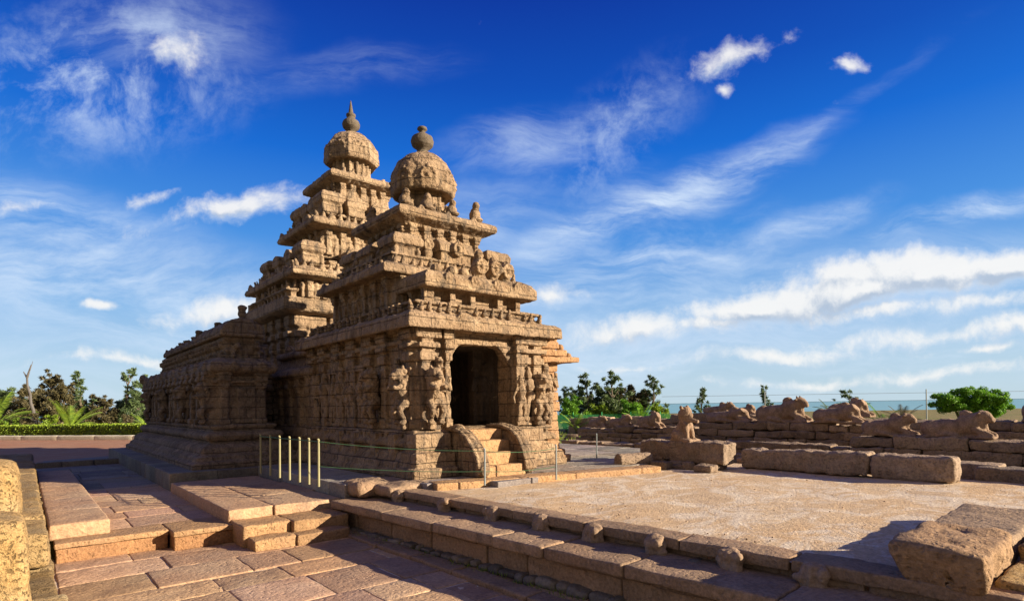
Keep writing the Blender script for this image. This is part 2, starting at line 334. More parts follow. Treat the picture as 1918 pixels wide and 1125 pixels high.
        return s.add(vs, fs, t)
def tagit(o, label=None, cat=None, group=None, kind=None):
    if label: o['label'] = label
    if cat: o['category'] = cat
    if group: o['group'] = group
    if kind: o['kind'] = kind
    return o
def thing(name, loc, label, cat, group=None, rz=0.0):
    o = bpy.data.objects.new(name, None); C.objects.link(o); o.empty_display_size = 0.3
    o.location = loc; o.rotation_euler = (0, 0, rz); return tagit(o, label, cat, group)
def link(name, me, mat, parent=None, loc=None):
    o = bpy.data.objects.new(name, me); C.objects.link(o); me.materials.clear(); me.materials.append(mat)
    if parent is not None:
        top = parent; off = Vector(parent.location)
        while top.parent: top = top.parent; off += Vector(top.location)
        me.transform(Matrix.Translation(-off)); o.parent = parent
    elif loc is not None:
        me.transform(Matrix.Translation(-Vector(loc))); o.location = loc
    return o
def to_mesh(mb, tint=True):
    me = bpy.data.meshes.new('m'); me.from_pydata([tuple(q) for q in mb.v], [], mb.f)
    if tint:
        ca = me.color_attributes.new('tint', 'FLOAT_COLOR', 'CORNER')
        tt = []
        for p, t in zip(me.polygons, mb.t):
            c = (t, t, t, 1.0) if not isinstance(t, tuple) else (*t, 1.0)
            tt.extend(c * p.loop_total)
        ca.data.foreach_set('color', tt)
    return me
def build(name, mb, mat, parent=None, loc=None, smooth=False, angle=40):
    me = to_mesh(mb)
    bm = bmesh.new(); bm.from_mesh(me); bmesh.ops.recalc_face_normals(bm, faces=bm.faces); bm.to_mesh(me); bm.free()
    if smooth: me.polygons.foreach_set('use_smooth', [True] * len(me.polygons))
    o = link(name, me, mat, parent, loc); return o
def carve(name, mb, mat, parent=None, loc=None, voxel=0.04, amp=0.02, strata=0.0, chip=0.0, seed=0.0):
    """fuse overlapping solids into one worn surface"""
    me = bpy.data.meshes.new('t'); me.from_pydata([tuple(q) for q in mb.v], [], mb.f)
    bm = bmesh.new(); bm.from_mesh(me); bmesh.ops.recalc_face_normals(bm, faces=bm.faces); bm.to_mesh(me); bm.free()
    o = bpy.data.objects.new('t', me); C.objects.link(o)
    md = o.modifiers.new('r', 'REMESH'); md.mode = 'VOXEL'; md.voxel_size = voxel; md.adaptivity = 0.0
    dg = bpy.context.evaluated_depsgraph_get(); ev = o.evaluated_get(dg); out = bpy.data.meshes.new_from_object(ev)
    bpy.data.objects.remove(o)
    n = len(out.vertices); co = np.empty(n * 3); out.vertices.foreach_get('co', co); co = co.reshape(-1, 3)
    no = np.empty(n * 3); out.vertices.foreach_get('normal', no); no = no.reshape(-1, 3)
    N_ = noise.noise; d = np.empty(n)
    for i in range(n):
        x, y, z = co[i]
        q = 0.9 * N_((x * 2.1 + seed, y * 2.1, z * 2.1)) + 0.7 * N_((x * 6.3, y * 6.3 + seed, z * 6.3)) + 0.45 * N_((x * 15, y * 15, z * 15 + seed))
        d[i] = amp * q
        if strata: d[i] += strata * N_((x * 1.5, y * 1.5, z * 11 + seed))
        if chip:
            k = N_((x * 3.3 + 7, y * 3.3, z * 3.3))
            if k > 0.32: d[i] -= chip * (k - 0.32) * 3
    co += no * d[:, None]
    ca = out.color_attributes.new('tint', 'FLOAT_COLOR', 'POINT'); ca.data.foreach_set('color', [1.0] * (4 * n))
    out.vertices.foreach_set('co', co.ravel()); out.polygons.foreach_set('use_smooth', [True] * len(out.polygons)); out.update()
    return link(name, out, mat, parent, loc)
def place(F, px):
    a = (px - 959) / 1082; return S_ * F + C_ * a * F, C_ * F - S_ * a * F
rng = random.Random(7)
def rect(x0, x1, y0, y1): return [(x0, y0), (x1, y0), (x1, y1), (x0, y1)]
def edges(x0, x1, y0, y1):
    """four sides: origin, direction, outward normal, length"""
    return [((x0, y0), (1, 0), (0, -1), x1 - x0), ((x0, y1), (0, -1), (-1, 0), y1 - y0), ((x1, y0), (0, 1), (1, 0), y1 - y0), ((x1, y1), (-1, 0), (0, 1), x1 - x0)]
def gana_row(mb, r, z, h, gap, out=0.0, jitter=0.3, sides=(0, 1, 2, 3)):
    for si, (o, d, n, L) in enumerate(edges(*r)):
        if si not in sides: continue
        m = max(2, int(L / gap))
        for i in range(m):
            if rng.random() < 0.1: continue
            s = (i + 0.5) * L / m + rng.uniform(-1, 1) * gap * 0.12
            x, y = o[0] + d[0] * s + n[0] * out, o[1] + d[1] * s + n[1] * out
            hh = h * rng.uniform(0.75, 1.15)
            mb.ell((x, y, z + hh * 0.3), (gap * 0.3, gap * 0.3, hh * 0.42), seg=8)
            mb.ell((x + n[0] * gap * .12, y + n[1] * gap * .12, z + hh * 0.78), (gap * 0.2, gap * 0.2, hh * 0.26), seg=8)
def kudu(mb, o, d, n, s, z, r):
    """horseshoe arch on a cornice"""
    x, y = o[0] + d[0] * s, o[1] + d[1] * s
    ax = Vector((x - n[0] * r * .5, y - n[1] * r * .5, z)); bx = Vector((x + n[0] * r * .28, y + n[1] * r * .28, z))
    mb.tube(ax, bx, r, r * .94, 14); bo = bx + Vector((n[0], n[1], 0)) * r * .22
    for k in range(12):
        a0 = R(-30 + 240 * k / 12); a1 = R(-30 + 240 * (k + 1) / 12)
        mb.tube(bx + Vector((d[0] * math.cos(a0), d[1] * math.cos(a0), math.sin(a0))) * r * .8, bx + Vector((d[0] * math.cos(a1), d[1] * math.cos(a1), math.sin(a1))) * r * .8, r * .2, r * .2, 6)
    mb.ell(bx, (r * .33, r * .33, r * .38), seg=8); mb.ell((x, y, z + r * 1.08), (r * .22, r * .22, r * .3), seg=6)
def kuta(mb, cx_, cy_, w_, z0, h):
    """little square pavilion with a heavy eave and humped roof"""
    a = w_ / 2
    mb.box(cx_ - a * .72, cx_ + a * .72, cy_ - a * .72, cy_ + a * .72, z0, z0 + h * .5)
    mb.stack(rect(cx_ - a, cx_ + a, cy_ - a, cy_ + a), [(-.1, z0 + h * .42), (0, z0 + h * .5), (.02, z0 + h * .72), (-a * .12, z0 + h * .92), (-a * .45, z0 + h)])
    for q in (-1, 1):
        for p in (-1, 1): mb.ell((cx_ + q * a * .75, cy_ + p * a * .75, z0 + h * .2), (a * .2, a * .2, h * .25), seg=6)
def sala(mb, x0, x1, y0, y1, z0, h, ax):
    """oblong pavilion with a wagon-vault roof running along ax"""
    mb.box(x0 + .06, x1 - .06, y0 + .06, y1 - .06, z0, z0 + h * .5)
    pts = []; c0, c1 = (y0, y1) if ax == 'x' else (x0, x1); m = (c0 + c1) / 2; r = (c1 - c0) / 2
    for k in range(11):
        a = math.pi * k / 10; pts.append((m + r * 1.05 * math.cos(a) * (1 + .12 * math.sin(2 * a) ** 2), z0 + h * .45 + h * .55 * math.sin(a)))
    mb.extr(pts, 'x' if ax == 'x' else 'y', *((x0, x1) if ax == 'x' else (y0, y1)))
def pilaster(mb, o, d, n, s, z0, z1, w_, dep):
    x, y = o[0] + d[0] * s, o[1] + d[1] * s; H = z1 - z0
    def b(ww, dd, a, c):
        xs = sorted((x - d[0] * ww / 2 - n[0] * .1, x + d[0] * ww / 2 + n[0] * dd)) if d[0] else sorted((x - n[0] * .1, x + n[0] * dd))
        ys = sorted((y - d[1] * ww / 2 - n[1] * .1, y + d[1] * ww / 2 + n[1] * dd)) if d[1] else sorted((y - n[1] * .1, y + n[1] * dd))
        mb.box(xs[0], xs[1], ys[0], ys[1], z0 + H * a, z0 + H * c)
    b(w_, dep, 0, .62); b(w_ * 1.25, dep * 1.3, .0, .09); b(w_ * .8, dep * .8, .62, .68); b(w_ * 1.3, dep * 1.4, .68, .76); b(w_ * .9, dep * .9, .76, .80)
    b(w_ * 1.6, dep * 1.8, .80, .85); b(w_ * .9, dep, .85, .9); b(w_ * 1.9, dep * 1.6, .9, 1.0)
def rel_fig(mb, o, d, n, s, z, h, dep=0.1):
    """standing relief figure on a wall"""
    def P(u, v, e=0.0): return (o[0] + d[0] * (s + u * h) + n[0] * (dep * .5 + e), o[1] + d[1] * (s + u * h) + n[1] * (dep * .5 + e), z + v * h)
    k = rng.uniform(-.06, .06)
    def lim(a, b, r): mb.tube(P(*a), P(*b), r * h, r * h * .75, 6)
    mb.ell(P(k, .90), (.085 * h, .085 * h, .10 * h), seg=8); mb.ell(P(k, 1.0), (.06 * h, .06 * h, .07 * h), seg=6)
    mb.ell(P(k * .5, .68), (.13 * h, .12 * h, .17 * h), seg=8); mb.ell(P(0, .5), (.12 * h, .11 * h, .10 * h), seg=8)
    lim((-.05, .5), (-.08 + k, .0), .07); lim((.06, .5), (.1, .24), .07); lim((.1, .24), (.05, .0), .055)
    lim((-.12, .78), (-.24, .55), .04); lim((-.24, .55), (-.2, .8 if k > 0 else .4), .035); lim((.12, .78), (.25, .6), .04); lim((.25, .6), (.22, .85 if k < 0 else .42), .035)
def lion(mb, x, y, z, h, f, sx=1):
    """rearing lion against a pilaster, facing f (unit 2-D)"""
    s2 = (-f[1], f[0])
    def P(u, v, q=0.0): return (x + f[0] * u * h + s2[0] * q * h, y + f[1] * u * h + s2[1] * q * h, z + v * h)
    mb.ell(P(.12, .86), (.13 * h, .13 * h, .13 * h), seg=10); mb.ell(P(.23, .83), (.08 * h, .08 * h, .07 * h), seg=8)
    for q in (-.08, .08): mb.ell(P(.08, .99, q), (.035 * h, .035 * h, .05 * h), seg=6)
    for k in range(8): a = k * .785; mb.ell(P(.04, .83 + .13 * math.sin(a), .14 * math.cos(a)), (.045 * h,) * 3, seg=6)
    mb.tube(P(.05, .78), P(.06, .45), .15 * h, .11 * h, 10); mb.ell(P(.08, .62), (.14 * h, .14 * h, .16 * h), seg=8); mb.ell(P(.0, .38), (.14 * h, .14 * h, .14 * h), seg=8)
    for q in (-.1, .1):
        mb.tube(P(.05, .4, q), P(.18, .25, q), .075 * h, .06 * h, 8); mb.tube(P(.18, .25, q), P(.06, .04, q), .055 * h, .05 * h, 8); mb.ell(P(.12, .03, q), (.08 * h, .06 * h, .04 * h), seg=8)
        mb.tube(P(.08, .68, q), P(.24, .62, q), .05 * h, .045 * h, 8); mb.ell(P(.26, .64, q), (.05 * h,) * 3, seg=6)
#SECTION
# ------------------------------------------------------------------ ground, sea, pavings
def sheet(name, pts, z, mat, kind='structure'):
    mb = MB(); mb.add([(x, y, z) for x, y in pts], [tuple(range(len(pts)))]); o = build(name, mb, mat); return tagit(o, kind=kind)
def cl(F, L): return S_ * F + C_ * L, C_ * F - S_ * L       # forward / sideways along the view axis
hx0, hx1, hy0, hy1 = -7.0, 6.2, -16.0, 11.9
o_ = [cl(-300, -500), cl(-300, 500), cl(118, 500), cl(118, -500)]
h_ = [(hx0, hy0), (hx1, hy0), (hx1, hy1), (hx0, hy1)]
mb = MB(); vs = [(x, y, -0.56) for x, y in o_] + [(x, y, -0.56) for x, y in h_]
mb.add(vs, [(0, 1, 5, 4), (1, 2, 6, 5), (2, 3, 7, 6), (3, 0, 4, 7)])
mb.add([(x, y, z) for z in (-0.56, -0.95) for x, y in h_], [(0, 1, 5, 4), (1, 2, 6, 5), (2, 3, 7, 6), (3, 0, 4, 7), (4, 5, 6, 7)])
mb.add([(x, y, z) for z in (-0.56, -4) for x, y in (o_[2], o_[3])], [(0, 1, 3, 2)])
tagit(build('ground', mb, M['drygrass']), kind='structure')
tagit(build('sea', MB().add([(*cl(-400, -9000), -2.9), (*cl(-400, 9000), -2.9), (*cl(9000, 9000), -2.9), (*cl(9000, -9000), -2.9)], [(0, 1, 2, 3)]), M['sea']), kind='structure')
# earth yard left of the hall, up to the white kerb
sheet('earth_yard', [(-9, 29.5), (3.2, 27.5), (9, 34), cl(51.5, -14), cl(49.5, -50), (-40, 34)], -0.505, M['earth'])

def slabs(x0, x1, y0, y1, z, rows, wr, th=0.3, base=1.0, gap=0.012, jit=0.006, axis='x', bev=0.016, amp=0.006, var=0.2, step=0.14):
    """irregular jointed paving made of separate worn slabs"""
    mb = MB(); cur = y0
    while cur < y1 - 0.05:
        h = rng.uniform(*rows); nx = min(y1, cur + h)
        if y1 - nx < rows[0] * 0.5: nx = y1
        px = x0
        while px < x1 - 0.05:
            w_ = rng.uniform(*wr); qx = min(x1, px + w_)
            if x1 - qx < wr[0] * 0.5: qx = x1
            zz = z + rng.uniform(-jit, jit); v = base * rng.uniform(1 - var, 1 + var); tt = (v, v * rng.uniform(.95, 1.04), v * rng.uniform(.9, 1.08))
            a = (px + gap, qx - gap * rng.uniform(.3, 1.6), cur + gap * rng.uniform(.3, 1.6), nx - gap)
            if axis == 'y': a = (a[2], a[3], a[0], a[1])
            mb.rstone(*a, zz - th, zz, bev, amp, step, tt, seed=rng.uniform(0, 9)); px = qx
        cur = nx
    return mb
mb = slabs(0.32, 5.2, 3.0, 11.5, -0.85, (0.62, 1.25), (0.7, 1.9), 0.2, amp=0.010, gap=.009, var=.22, jit=.010)
for a in list(zip(mb.v)): pass
tagit(build('paved_path', mb, M['pave'], smooth=True), kind='structure')
sheet('path_bed', [(-0.3, 2.0), (5.4, 2.0), (5.4, 11.9), (-0.3, 11.9)], -0.866, M['sand'])
# upper paving: front kerb course (long orange blocks), then slabs
mb = MB()
for x0, x1, v in ((0.33, 1.86, 1.0), (1.88, 2.86, .95)):
    mb.rstone(x0, x1, 11.32 - .32 * (x0 > 1) , 12.05, -0.62, -0.53, .02, .008, .12, (v * .95,) * 3); mb.rstone(x0 + .02, x1 - .01, 11.36 - .32 * (x0 > 1), 12.0, -0.86, -0.625, .02, .012, .12, (v * .85, v * .74, v * .68))
tagit(build('paving_edge', mb, M['block'], smooth=True), kind='structure')
tagit(build('upper_paving', slabs(0.3, 3.4, 12.05, 18.6, -0.535, (.7, 1.3), (.8, 1.6), .15, gap=.007), M['pave'], smooth=True), kind='structure')
tagit(build('grey_paving', slabs(0.3, 3.4, 18.6, 27.0, -0.53, (.8, 1.5), (.9, 1.8), .15, 1.0, gap=.008), M['greypave'], smooth=True), kind='structure')
sheet('grey_apron', [(3.4, 27.1), (3.3, 31.5), (0.6, 30.5), (0.3, 27.1)], -0.50, M['greypave'])
# kerb of the far cross edge
mb = MB(); x = 0.3
while x < 3.0:
    l = rng.uniform(.7, 1.2); mb.rstone(x, min(3.0, x + l) - .02, 27.0, 27.45, -0.6, -0.33, .03, .015, .15, rng.uniform(.8, 1.1)); x += l
tagit(build('stone_kerb', mb, M['greypave'], smooth=True), 'low dark stone kerb crossing the far end of the grey paving', 'kerb')
# hall terrace ledge + temple pavement
tagit(build('hall_terrace', slabs(2.78, 7.2, 16.7, 30.5, -0.10, (.8, 1.3), (.8, 1.5), .5, .95, gap=.006, axis='x'), M['greypave'], smooth=True), kind='structure')
mb = slabs(4.9, 7.2, 11.05, 16.7, -0.05, (.7, 1.1), (.8, 1.6), .35, 1.5, gap=.006)
mb3 = slabs(6.02, 7.2, 9.75, 11.05, -0.02, (.6, .7), (.8, 1.6), .35, 1.5, gap=.006); mb.add(mb3.v, mb3.f); mb.t[-len(mb3.t):] = mb3.t
mb2 = slabs(7.2, 16.2, 9.0, 17.5, -0.02, (.8, 1.2), (1.0, 1.9), .35, 1.45, gap=.006)
mb.add(mb2.v, mb2.f); mb.t[-len(mb2.t):] = mb2.t
for x, y in ((7.2, 16.7),): mb.box(7.2, 16.2, 16.7, 34, -.35, -.03, 1.2)
tagit(build('temple_pavement', mb, M['greypave'], smooth=False), kind='structure')
# yellow-lit kerb in front of the shrine
mb = MB(); p0 = Vector((6.1, 9.52)); p1 = Vector((11.6, 8.25)); dv = (p1 - p0); L = dv.length; dv.normalize(); a = 0.0; ang = math.atan2(dv.y, dv.x)
while a < L:
    l = rng.uniform(1.3, 2.0); l = min(l, L - a); q = p0 + dv * (a + l / 2) + Vector((-dv.y, dv.x)) * .25
    mb.rstone(q.x - l / 2 + .006, q.x + l / 2, q.y - .26, q.y + .26, -.22, -.004, .02, .006, .14, rng.uniform(.95, 1.1), rot=ang); a += l
tagit(build('kerb_stones', mb, M['block'], smooth=True), 'sunlit yellow stone kerb along the edge of the temple pavement, under the rope posts', 'kerb')

# ------------------------------------------------------------------ broad sandy platform with moulded side wall
def ex(y): return 5.42 + (11.3 - y) * 0.062        # outer edge of the top
plat = thing('stone_platform', (6.2, 6.5, -0.88), 'broad low stone platform with a sandy worn top and moulded dark side wall', 'platform')
mb = MB(); nx, ny = 60, 56; vs = []
for j in range(ny + 1):
    y = 0.95 + (11.3 - 0.95) * j / ny
    for i in range(nx + 1):
        x = ex(y) + .02 + (14.6 - ex(y)) * i / nx
        z = -0.135 + 0.022 * nz((x, y, 0), .9) + .012 * nz((x, y, 0), 3.1) + .007 * nz((x, y, 0), 9)
        vs.append((x, y, z))
mb.add(vs, [(j * (nx + 1) + i, j * (nx + 1) + i + 1, (j + 1) * (nx + 1) + i + 1, (j + 1) * (nx + 1) + i) for j in range(ny) for i in range(nx)])
mb.stack([(ex(.97) + .3, .97), (14.6, .97), (14.6, 9.4), (ex(9.4) + .3, 9.4)], [(0, -.9), (0, -.19)])
build('platform_top', mb, M['sand'], plat, smooth=True)
def run(name, mat, y0, y1, xf, wid, z0, z1, lr, gap, amp=.012, r=.025, base=1.0, var=.14, parent=plat, step=.1, stone_tint=None, jx=.0, jz=.0):
    mb = MB(); y = y0
    while y < y1 - .02:
        l = rng.uniform(*lr); e = min(y1, y + l)
        if y1 - e < lr[0] * .4: e = y1
        m = (y + e) / 2; xx = xf(m) + rng.uniform(-jx, jx); v = base * rng.uniform(1 - var, 1 + var); zz = rng.uniform(-jz, jz)
        mb.rstone(xx, xx + wid, y + gap, e - gap, z0 + zz, z1 + zz, r, amp, step, (v, v * .98, v * .95), rot=-(xf(m + .5) - xf(m - .5)) if abs(xf(m + .5) - xf(m - .5)) > 1e-6 else 0, seed=rng.uniform(0, 9)); y = e
    return build(name, mb, mat, parent, smooth=True)
cf = lambda y: 4.60 + (10.1 - y) * 0.082
yf = 10.95
es_ = run('edge_slab', M['coping'], 0.9, 11.35, ex, .42, -.235, -.105, (1.1, 1.9), .006, .014, .02, .9, .18, jx=.012)
run('recess_band', M['coping'], 0.95, 11.3, lambda y: ex(y) + .07, .4, -.33, -.225, (.5, 1.1), .01, .02, .03, .95, jx=.03)
run('rubble_course', M['greypave'], 0.95, 11.2, lambda y: ex(y) - .10, .45, -.44, -.32, (.18, .45), .02, .03, .05, .9, .35, jx=.05, step=.08, jz=.015)
run('coping', M['coping'], 0.9, yf, cf, 1.0, -.45, -.30, (.9, 1.7), .006, .01, .03, 1.0, .12, jx=.02, jz=.006)
run('fillet', M['coping'], 0.95, yf, lambda y: cf(y) + .12, .6, -.50, -.45, (.5, 1.2), .01, .02, .015, .7, jx=.02)
run('wall_panel', M['coping'], 0.95, yf, lambda y: cf(y) + .20, .5, -.80, -.50, (.8, 1.7), .012, .014, .02, 1.0, .16, jx=.012)
run('rubble_base', M['greypave'], 3.0, yf - .2, lambda y: cf(y) + .06, .3, -.86, -.755, (.12, .34), .01, .03, .04, 1.0, .3, jx=.03, step=.07, jz=.015)
run('base_ledge', M['coping'], 3.0, yf - .3, lambda y: cf(y) - .14 - (10.4 - y) * .055, .3, -.88, -.79, (.9, 1.6), .006, .014, .025, 1.0, .15, jx=.012)
mb = MB(); mb.stack([(ex(.97) + .12, .97), (ex(.97) + .6, .97), (ex(11.2) + .6, 11.2), (ex(11.2) + .12, 11.2)], [(0, -.9), (0, -.25)]); build('core', mb, M['earth'], plat)
# carved bosses hanging from the edge slab
for k, y in enumerate((9.9, 8.45, 7.2, 6.15, 5.2, 4.25, 3.3, 2.45)):
    mb = MB(); x = ex(y) - .05
    for q in range(14):
        mb.ell((x + rng.uniform(-.05, .05), y + rng.uniform(-.12, .12), -.22 + rng.uniform(-.16, .08)), (.06, rng.uniform(.05, .09), rng.uniform(.05, .09)), seg=8)
    mb.ell((x + .04, y, -.2), (.13, .16, .13), seg=8); mb.ell((x - .02, y, -.30), (.08, .10, .10), seg=8)
    carve('carved_boss', mb, M['coping'], es_, voxel=.016, amp=.01)
# far-left corner of the platform: worn curved boulders
mb = MB()
mb.rstone(4.95, 5.75, 10.55, 11.4, -.30, .02, .13, .05, .07, 1.0); mb.rstone(5.3, 6.3, 9.95, 10.85, -.25, -.01, .1, .04, .08, 1.05); mb.rstone(5.5, 6.3, 10.7, 11.3, -.25, .0, .1, .04, .08, 1.1)
build('corner_boulder', mb, M['coping'], plat, smooth=True)

# ------------------------------------------------------------------ blocks of the left foreground
mb = MB(); segs = ((11.75, 13.4), (13.4, 15.3), (15.3, 18.0), (18.0, 22.8))
for i, (a, b_) in enumerate(segs): mb.rstone(.27, 1.09, a + .004, b_, -.56, -.30 - .004 * i, .045, .010, .11, (1.0 - .05 * (i % 2), 1.0 - .05 * (i % 2), .98), seed=i)
tagit(build('long_block', mb, M['pave'], loc=(.68, 17, -.56), smooth=True), 'long narrow terracotta stone beam lying on the upper paving beside the left wall', 'stone block')
mb = MB()
for i, (x0, x1, y0, y1) in enumerate(((2.76, 3.55, 11.15, 16.5), (3.55, 4.84, 11.1, 12.6), (3.56, 4.9, 12.6, 14.6), (3.56, 4.8, 14.6, 16.5))):
    mb.rstone(x0 + .004, x1 - .004, y0, y1 - .006, -.56, -.30 - .003 * (i % 2), .02, .009, .12, (1.0 - .06 * (i == 2),) * 3, seed=i * 2)
tagit(build('raised_slab', mb, M['pave'], loc=(3.8, 13.5, -.56), smooth=True), 'broad raised terracotta slab between the paving and the shrine, orange front edge', 'stone slab')
mb = MB()
mb.rstone(2.80, 3.6, 10.38, 11.3, -.86, -.48, .03, .014, .1, 1.0, seed=2); mb.rstone(3.6, 4.62, 10.25, 11.2, -.86, -.475, .03, .018, .1, .8, seed=3)
mb.rstone(2.86, 3.55, 9.98, 10.45, -.88, -.67, .04, .02, .09, .95, seed=5); mb.rstone(3.55, 4.5, 9.92, 10.45, -.88, -.665, .035, .02, .09, .8, seed=4)
tagit(build('stone_steps', mb, M['block'], loc=(3.7, 10.4, -.88), smooth=True), 'two worn orange stone steps up from the path beside the platform wall', 'steps')
# left boundary wall and its upright rough stones
wl = thing('boundary_wall', (-.3, 12, -.88), 'low rough yellow stone wall along the left edge of the path', 'wall')
mb = MB(); y = 8.7
for i in range(9):
    l = (1.4, 1.9, 1.7, 2.2, 1.8, 2, 2, 2, 2)[i]
    mb.rstone(-.75, .19 + rng.uniform(-.02, .02), y, y + l - .03, -.30, .08 + rng.uniform(-.02, .02), .05, .025, .1, rng.uniform(.62, .85), seed=i)
    mb.rstone(-.75, .25 + rng.uniform(-.02, .02), y + .1, y + l + .05, -.9, -.33, .05, .03, .12, rng.uniform(.6, .8), seed=i + 4); y += l
build('upper_course', mb, M['yellow'], wl, smooth=True)
mb = MB()
mb.rstone(-.6, .24, 7.3, 8.75, -.9, -.36, .05, .03, .1, .55, seed=3); mb.rstone(-.6, .30, 5.6, 7.28, -.9, -.31, .04, .015, .1, (1.0, 1.1, 1.25), seed=8)
mb.rstone(-.6, .22, 3.2, 5.58, -.9, -.31, .04, .015, .1, (.9, 1.0, 1.1), seed=9)
build('lower_course', mb, M['yellow'], wl, smooth=True)
mb = MB(); mb.rstone(-.75, .0, 6.6, 7.5, -.4, .56, .09, .035, .07, (1, 1, 1), seed=6)
tagit(build('upright_stone', mb, M['yellow'], loc=(-.4, 7, -.35), smooth=True), 'rough yellow upright stone nearest the camera in the bottom left corner', 'stone', 'upright stones on the boundary wall')
mb = MB(); mb.rstone(-.95, -.05, 9.7, 10.9, 0, .86, .2, .035, .08, (.95, .95, .95), seed=11)
tagit(build('upright_stone', mb, M['yellow'], loc=(-.45, 10.3, .05), smooth=True), 'rounded yellow upright stone on the boundary wall behind the nearest one', 'stone', 'upright stones on the boundary wall')
# broken stones at the right end of the platform
mb = MB()
mb.rstone(6.0, 7.3, 1.13, 1.86, -.13, .22, .05, .035, .06, (1.15, 1.0, .8), rot=.02, seed=5, tilt=(.06, -.02)); mb.v = [(x + .12 * max(0, .1 - z), y - (.55 * max(0, .15 - z) if y > 1.45 else 0), z) for x, y, z in mb.v]
tagit(build('broken_block', mb, M['ruin'], loc=(6.6, 1.5, -.13), smooth=True), 'big broken stone block, rough on top, at the right end of the platform', 'stone block')
mb = MB(); mb.rstone(7.3, 9.6, 1.2, 2.0, -.13, .11, .04, .02, .1, (1.05, 1.0, .92), rot=.03, seed=8)
tagit(build('flat_slab', mb, M['ruin'], loc=(8.4, 1.7, -.13), smooth=True), 'flat grey slab lying behind the big broken block', 'stone slab')
mb = MB()
mb.rstone(6.3, 7.3, .55, 1.12, -.45, -.04, .04, .02, .07, .95, seed=2); mb.rstone(7.32, 8.6, .5, 1.12, -.4, .08, .04, .02, .08, 1.0, seed=4); mb.rstone(5.6, 6.5, .4, .92, -.85, -.40, .04, .02, .08, .9, seed=7)
mb.rstone(6.5, 7.6, .3, .95, -.9, -.46, .04, .02, .08, .95, seed=9)
tagit(build('stacked_blocks', mb, M['yellow'], loc=(7, .9, -.88), smooth=True), 'sunlit yellow blocks stacked under the big broken block', 'stone blocks')

# ------------------------------------------------------------------ front (smaller) shrine
sh = thing('small_shrine', (8.9, 13.8, 0), 'smaller front stone shrine with the arched doorway and round dome', 'shrine')
mt = M['temple']
OUT = [(6.55, 10.98), (10.30, 10.98), (10.30, 12.35), (11.25, 12.35), (11.25, 16.85), (6.55, 16.85)]
mb = MB()
mb.stack(OUT, [(.46, -.05), (.46, .13), (.40, .14), (.38, .30), (.30, .33), (.24, .44), (.22, .50), (.10, .53), (.10, .60), (.24, .63), (.27, .71), (.22, .79), (.10, .82), (.10, .88), (.18, .90), (.18, .98), (.0, 1.0)])
for s in (.5, 1.4, 2.5, 3.4, 4.4, 5.4): mb.box(6.26, 6.6, 10.98 + s, 11.28 + s, .34, .9)
mb.box(6.06, 7.2, 10.30, 11.1, -.05, .2); mb.box(6.2, 7.2, 10.45, 11.1, .2, .52); mb.box(6.3, 7.2, 10.62, 11.1, .5, .92)
for x in (6.5, 9.2): mb.box(x - .05, x + .95, 10.62, 11.1, -.02, .2); mb.box(x, x + .9, 10.7, 11.1, .2, .95)
gana_row(mb, (6.4, 10.4, 10.85, 16.9), .80, .12, .22, 0, sides=(0, 1))
carve('plinth', mb, mt, sh, voxel=.026, amp=.02, strata=.010, chip=.02, seed=1)
# wall with recessed porch
mb = MB(); E_ = edges(6.55, 10.30, 10.98, 16.85)
mb.box(6.55, 7.95, 13.6, 16.85, .95, 3.3); mb.box(8.8, 11.25, 13.6, 16.85, .95, 3.3); mb.box(7.9, 8.85, 13.6, 16.85, 2.6, 3.3); mb.box(7.9, 8.85, 15.9, 16.85, .95, 2.7); mb.box(6.55, 7.40, 10.98, 13.7, .95, 3.3); mb.box(9.30, 10.30, 10.98, 13.7, .95, 3.3); mb.box(9.3, 11.25, 12.35, 13.7, .95, 3.3)
mb.box(7.2, 9.4, 10.98, 13.7, 3.0, 3.3); mb.box(7.2, 9.4, 10.98, 11.25, 2.93, 3.2)
arch = [(7.3, 3.25), (7.3, 2.40), (7.44, 2.48), (7.54, 2.68), (7.68, 2.86), (7.9, 2.97), (8.3, 3.0), (8.7, 2.97), (8.98, 2.86), (9.14, 2.68), (9.26, 2.48), (9.4, 2.4), (9.4, 3.25)]
mb.extr(arch, 'y', 11.02, 11.3)
for x, w_ in ((6.78, .34), (7.31, .15), (9.42, .16), (9.62, .28), (10.06, .30)): pilaster(mb, (x, 10.98), (1, 0), (0, -1), 0, 1.0, 3.24, w_, .12)
for s in (.22, 1.35, 2.1, 3.0, 3.9, 4.9, 5.7): pilaster(mb, (6.55, 10.98 + s), (0, 1), (-1, 0), 0, 1.0, 3.22, .26, .11)
for s in (.45, 1.3, 2.3, 3.3, 4.2): pilaster(mb, (11.25, 12.35 + s), (0, 1), (1, 0), 0, 1.0, 3.22, .26, .11)
# panel frame on the shaded side
for y0, y1 in ((13.3, 14.3), (14.6, 15.5)):
    mb.box(6.44, 6.6, y0, y0 + .1, 1.1, 2.5); mb.box(6.44, 6.6, y1 - .1, y1, 1.1, 2.5); mb.box(6.42, 6.6, y0 - .05, y1 + .05, 2.42, 2.56)
mb.box(6.46, 6.6, 10.98, 16.85, 1.0, 1.12); mb.box(6.44, 6.6, 11.0, 16.8, 2.9, 3.0)
wall_ = carve('wall', mb, mt, sh, voxel=.024, amp=.018, strata=.006, chip=.02, seed=3)
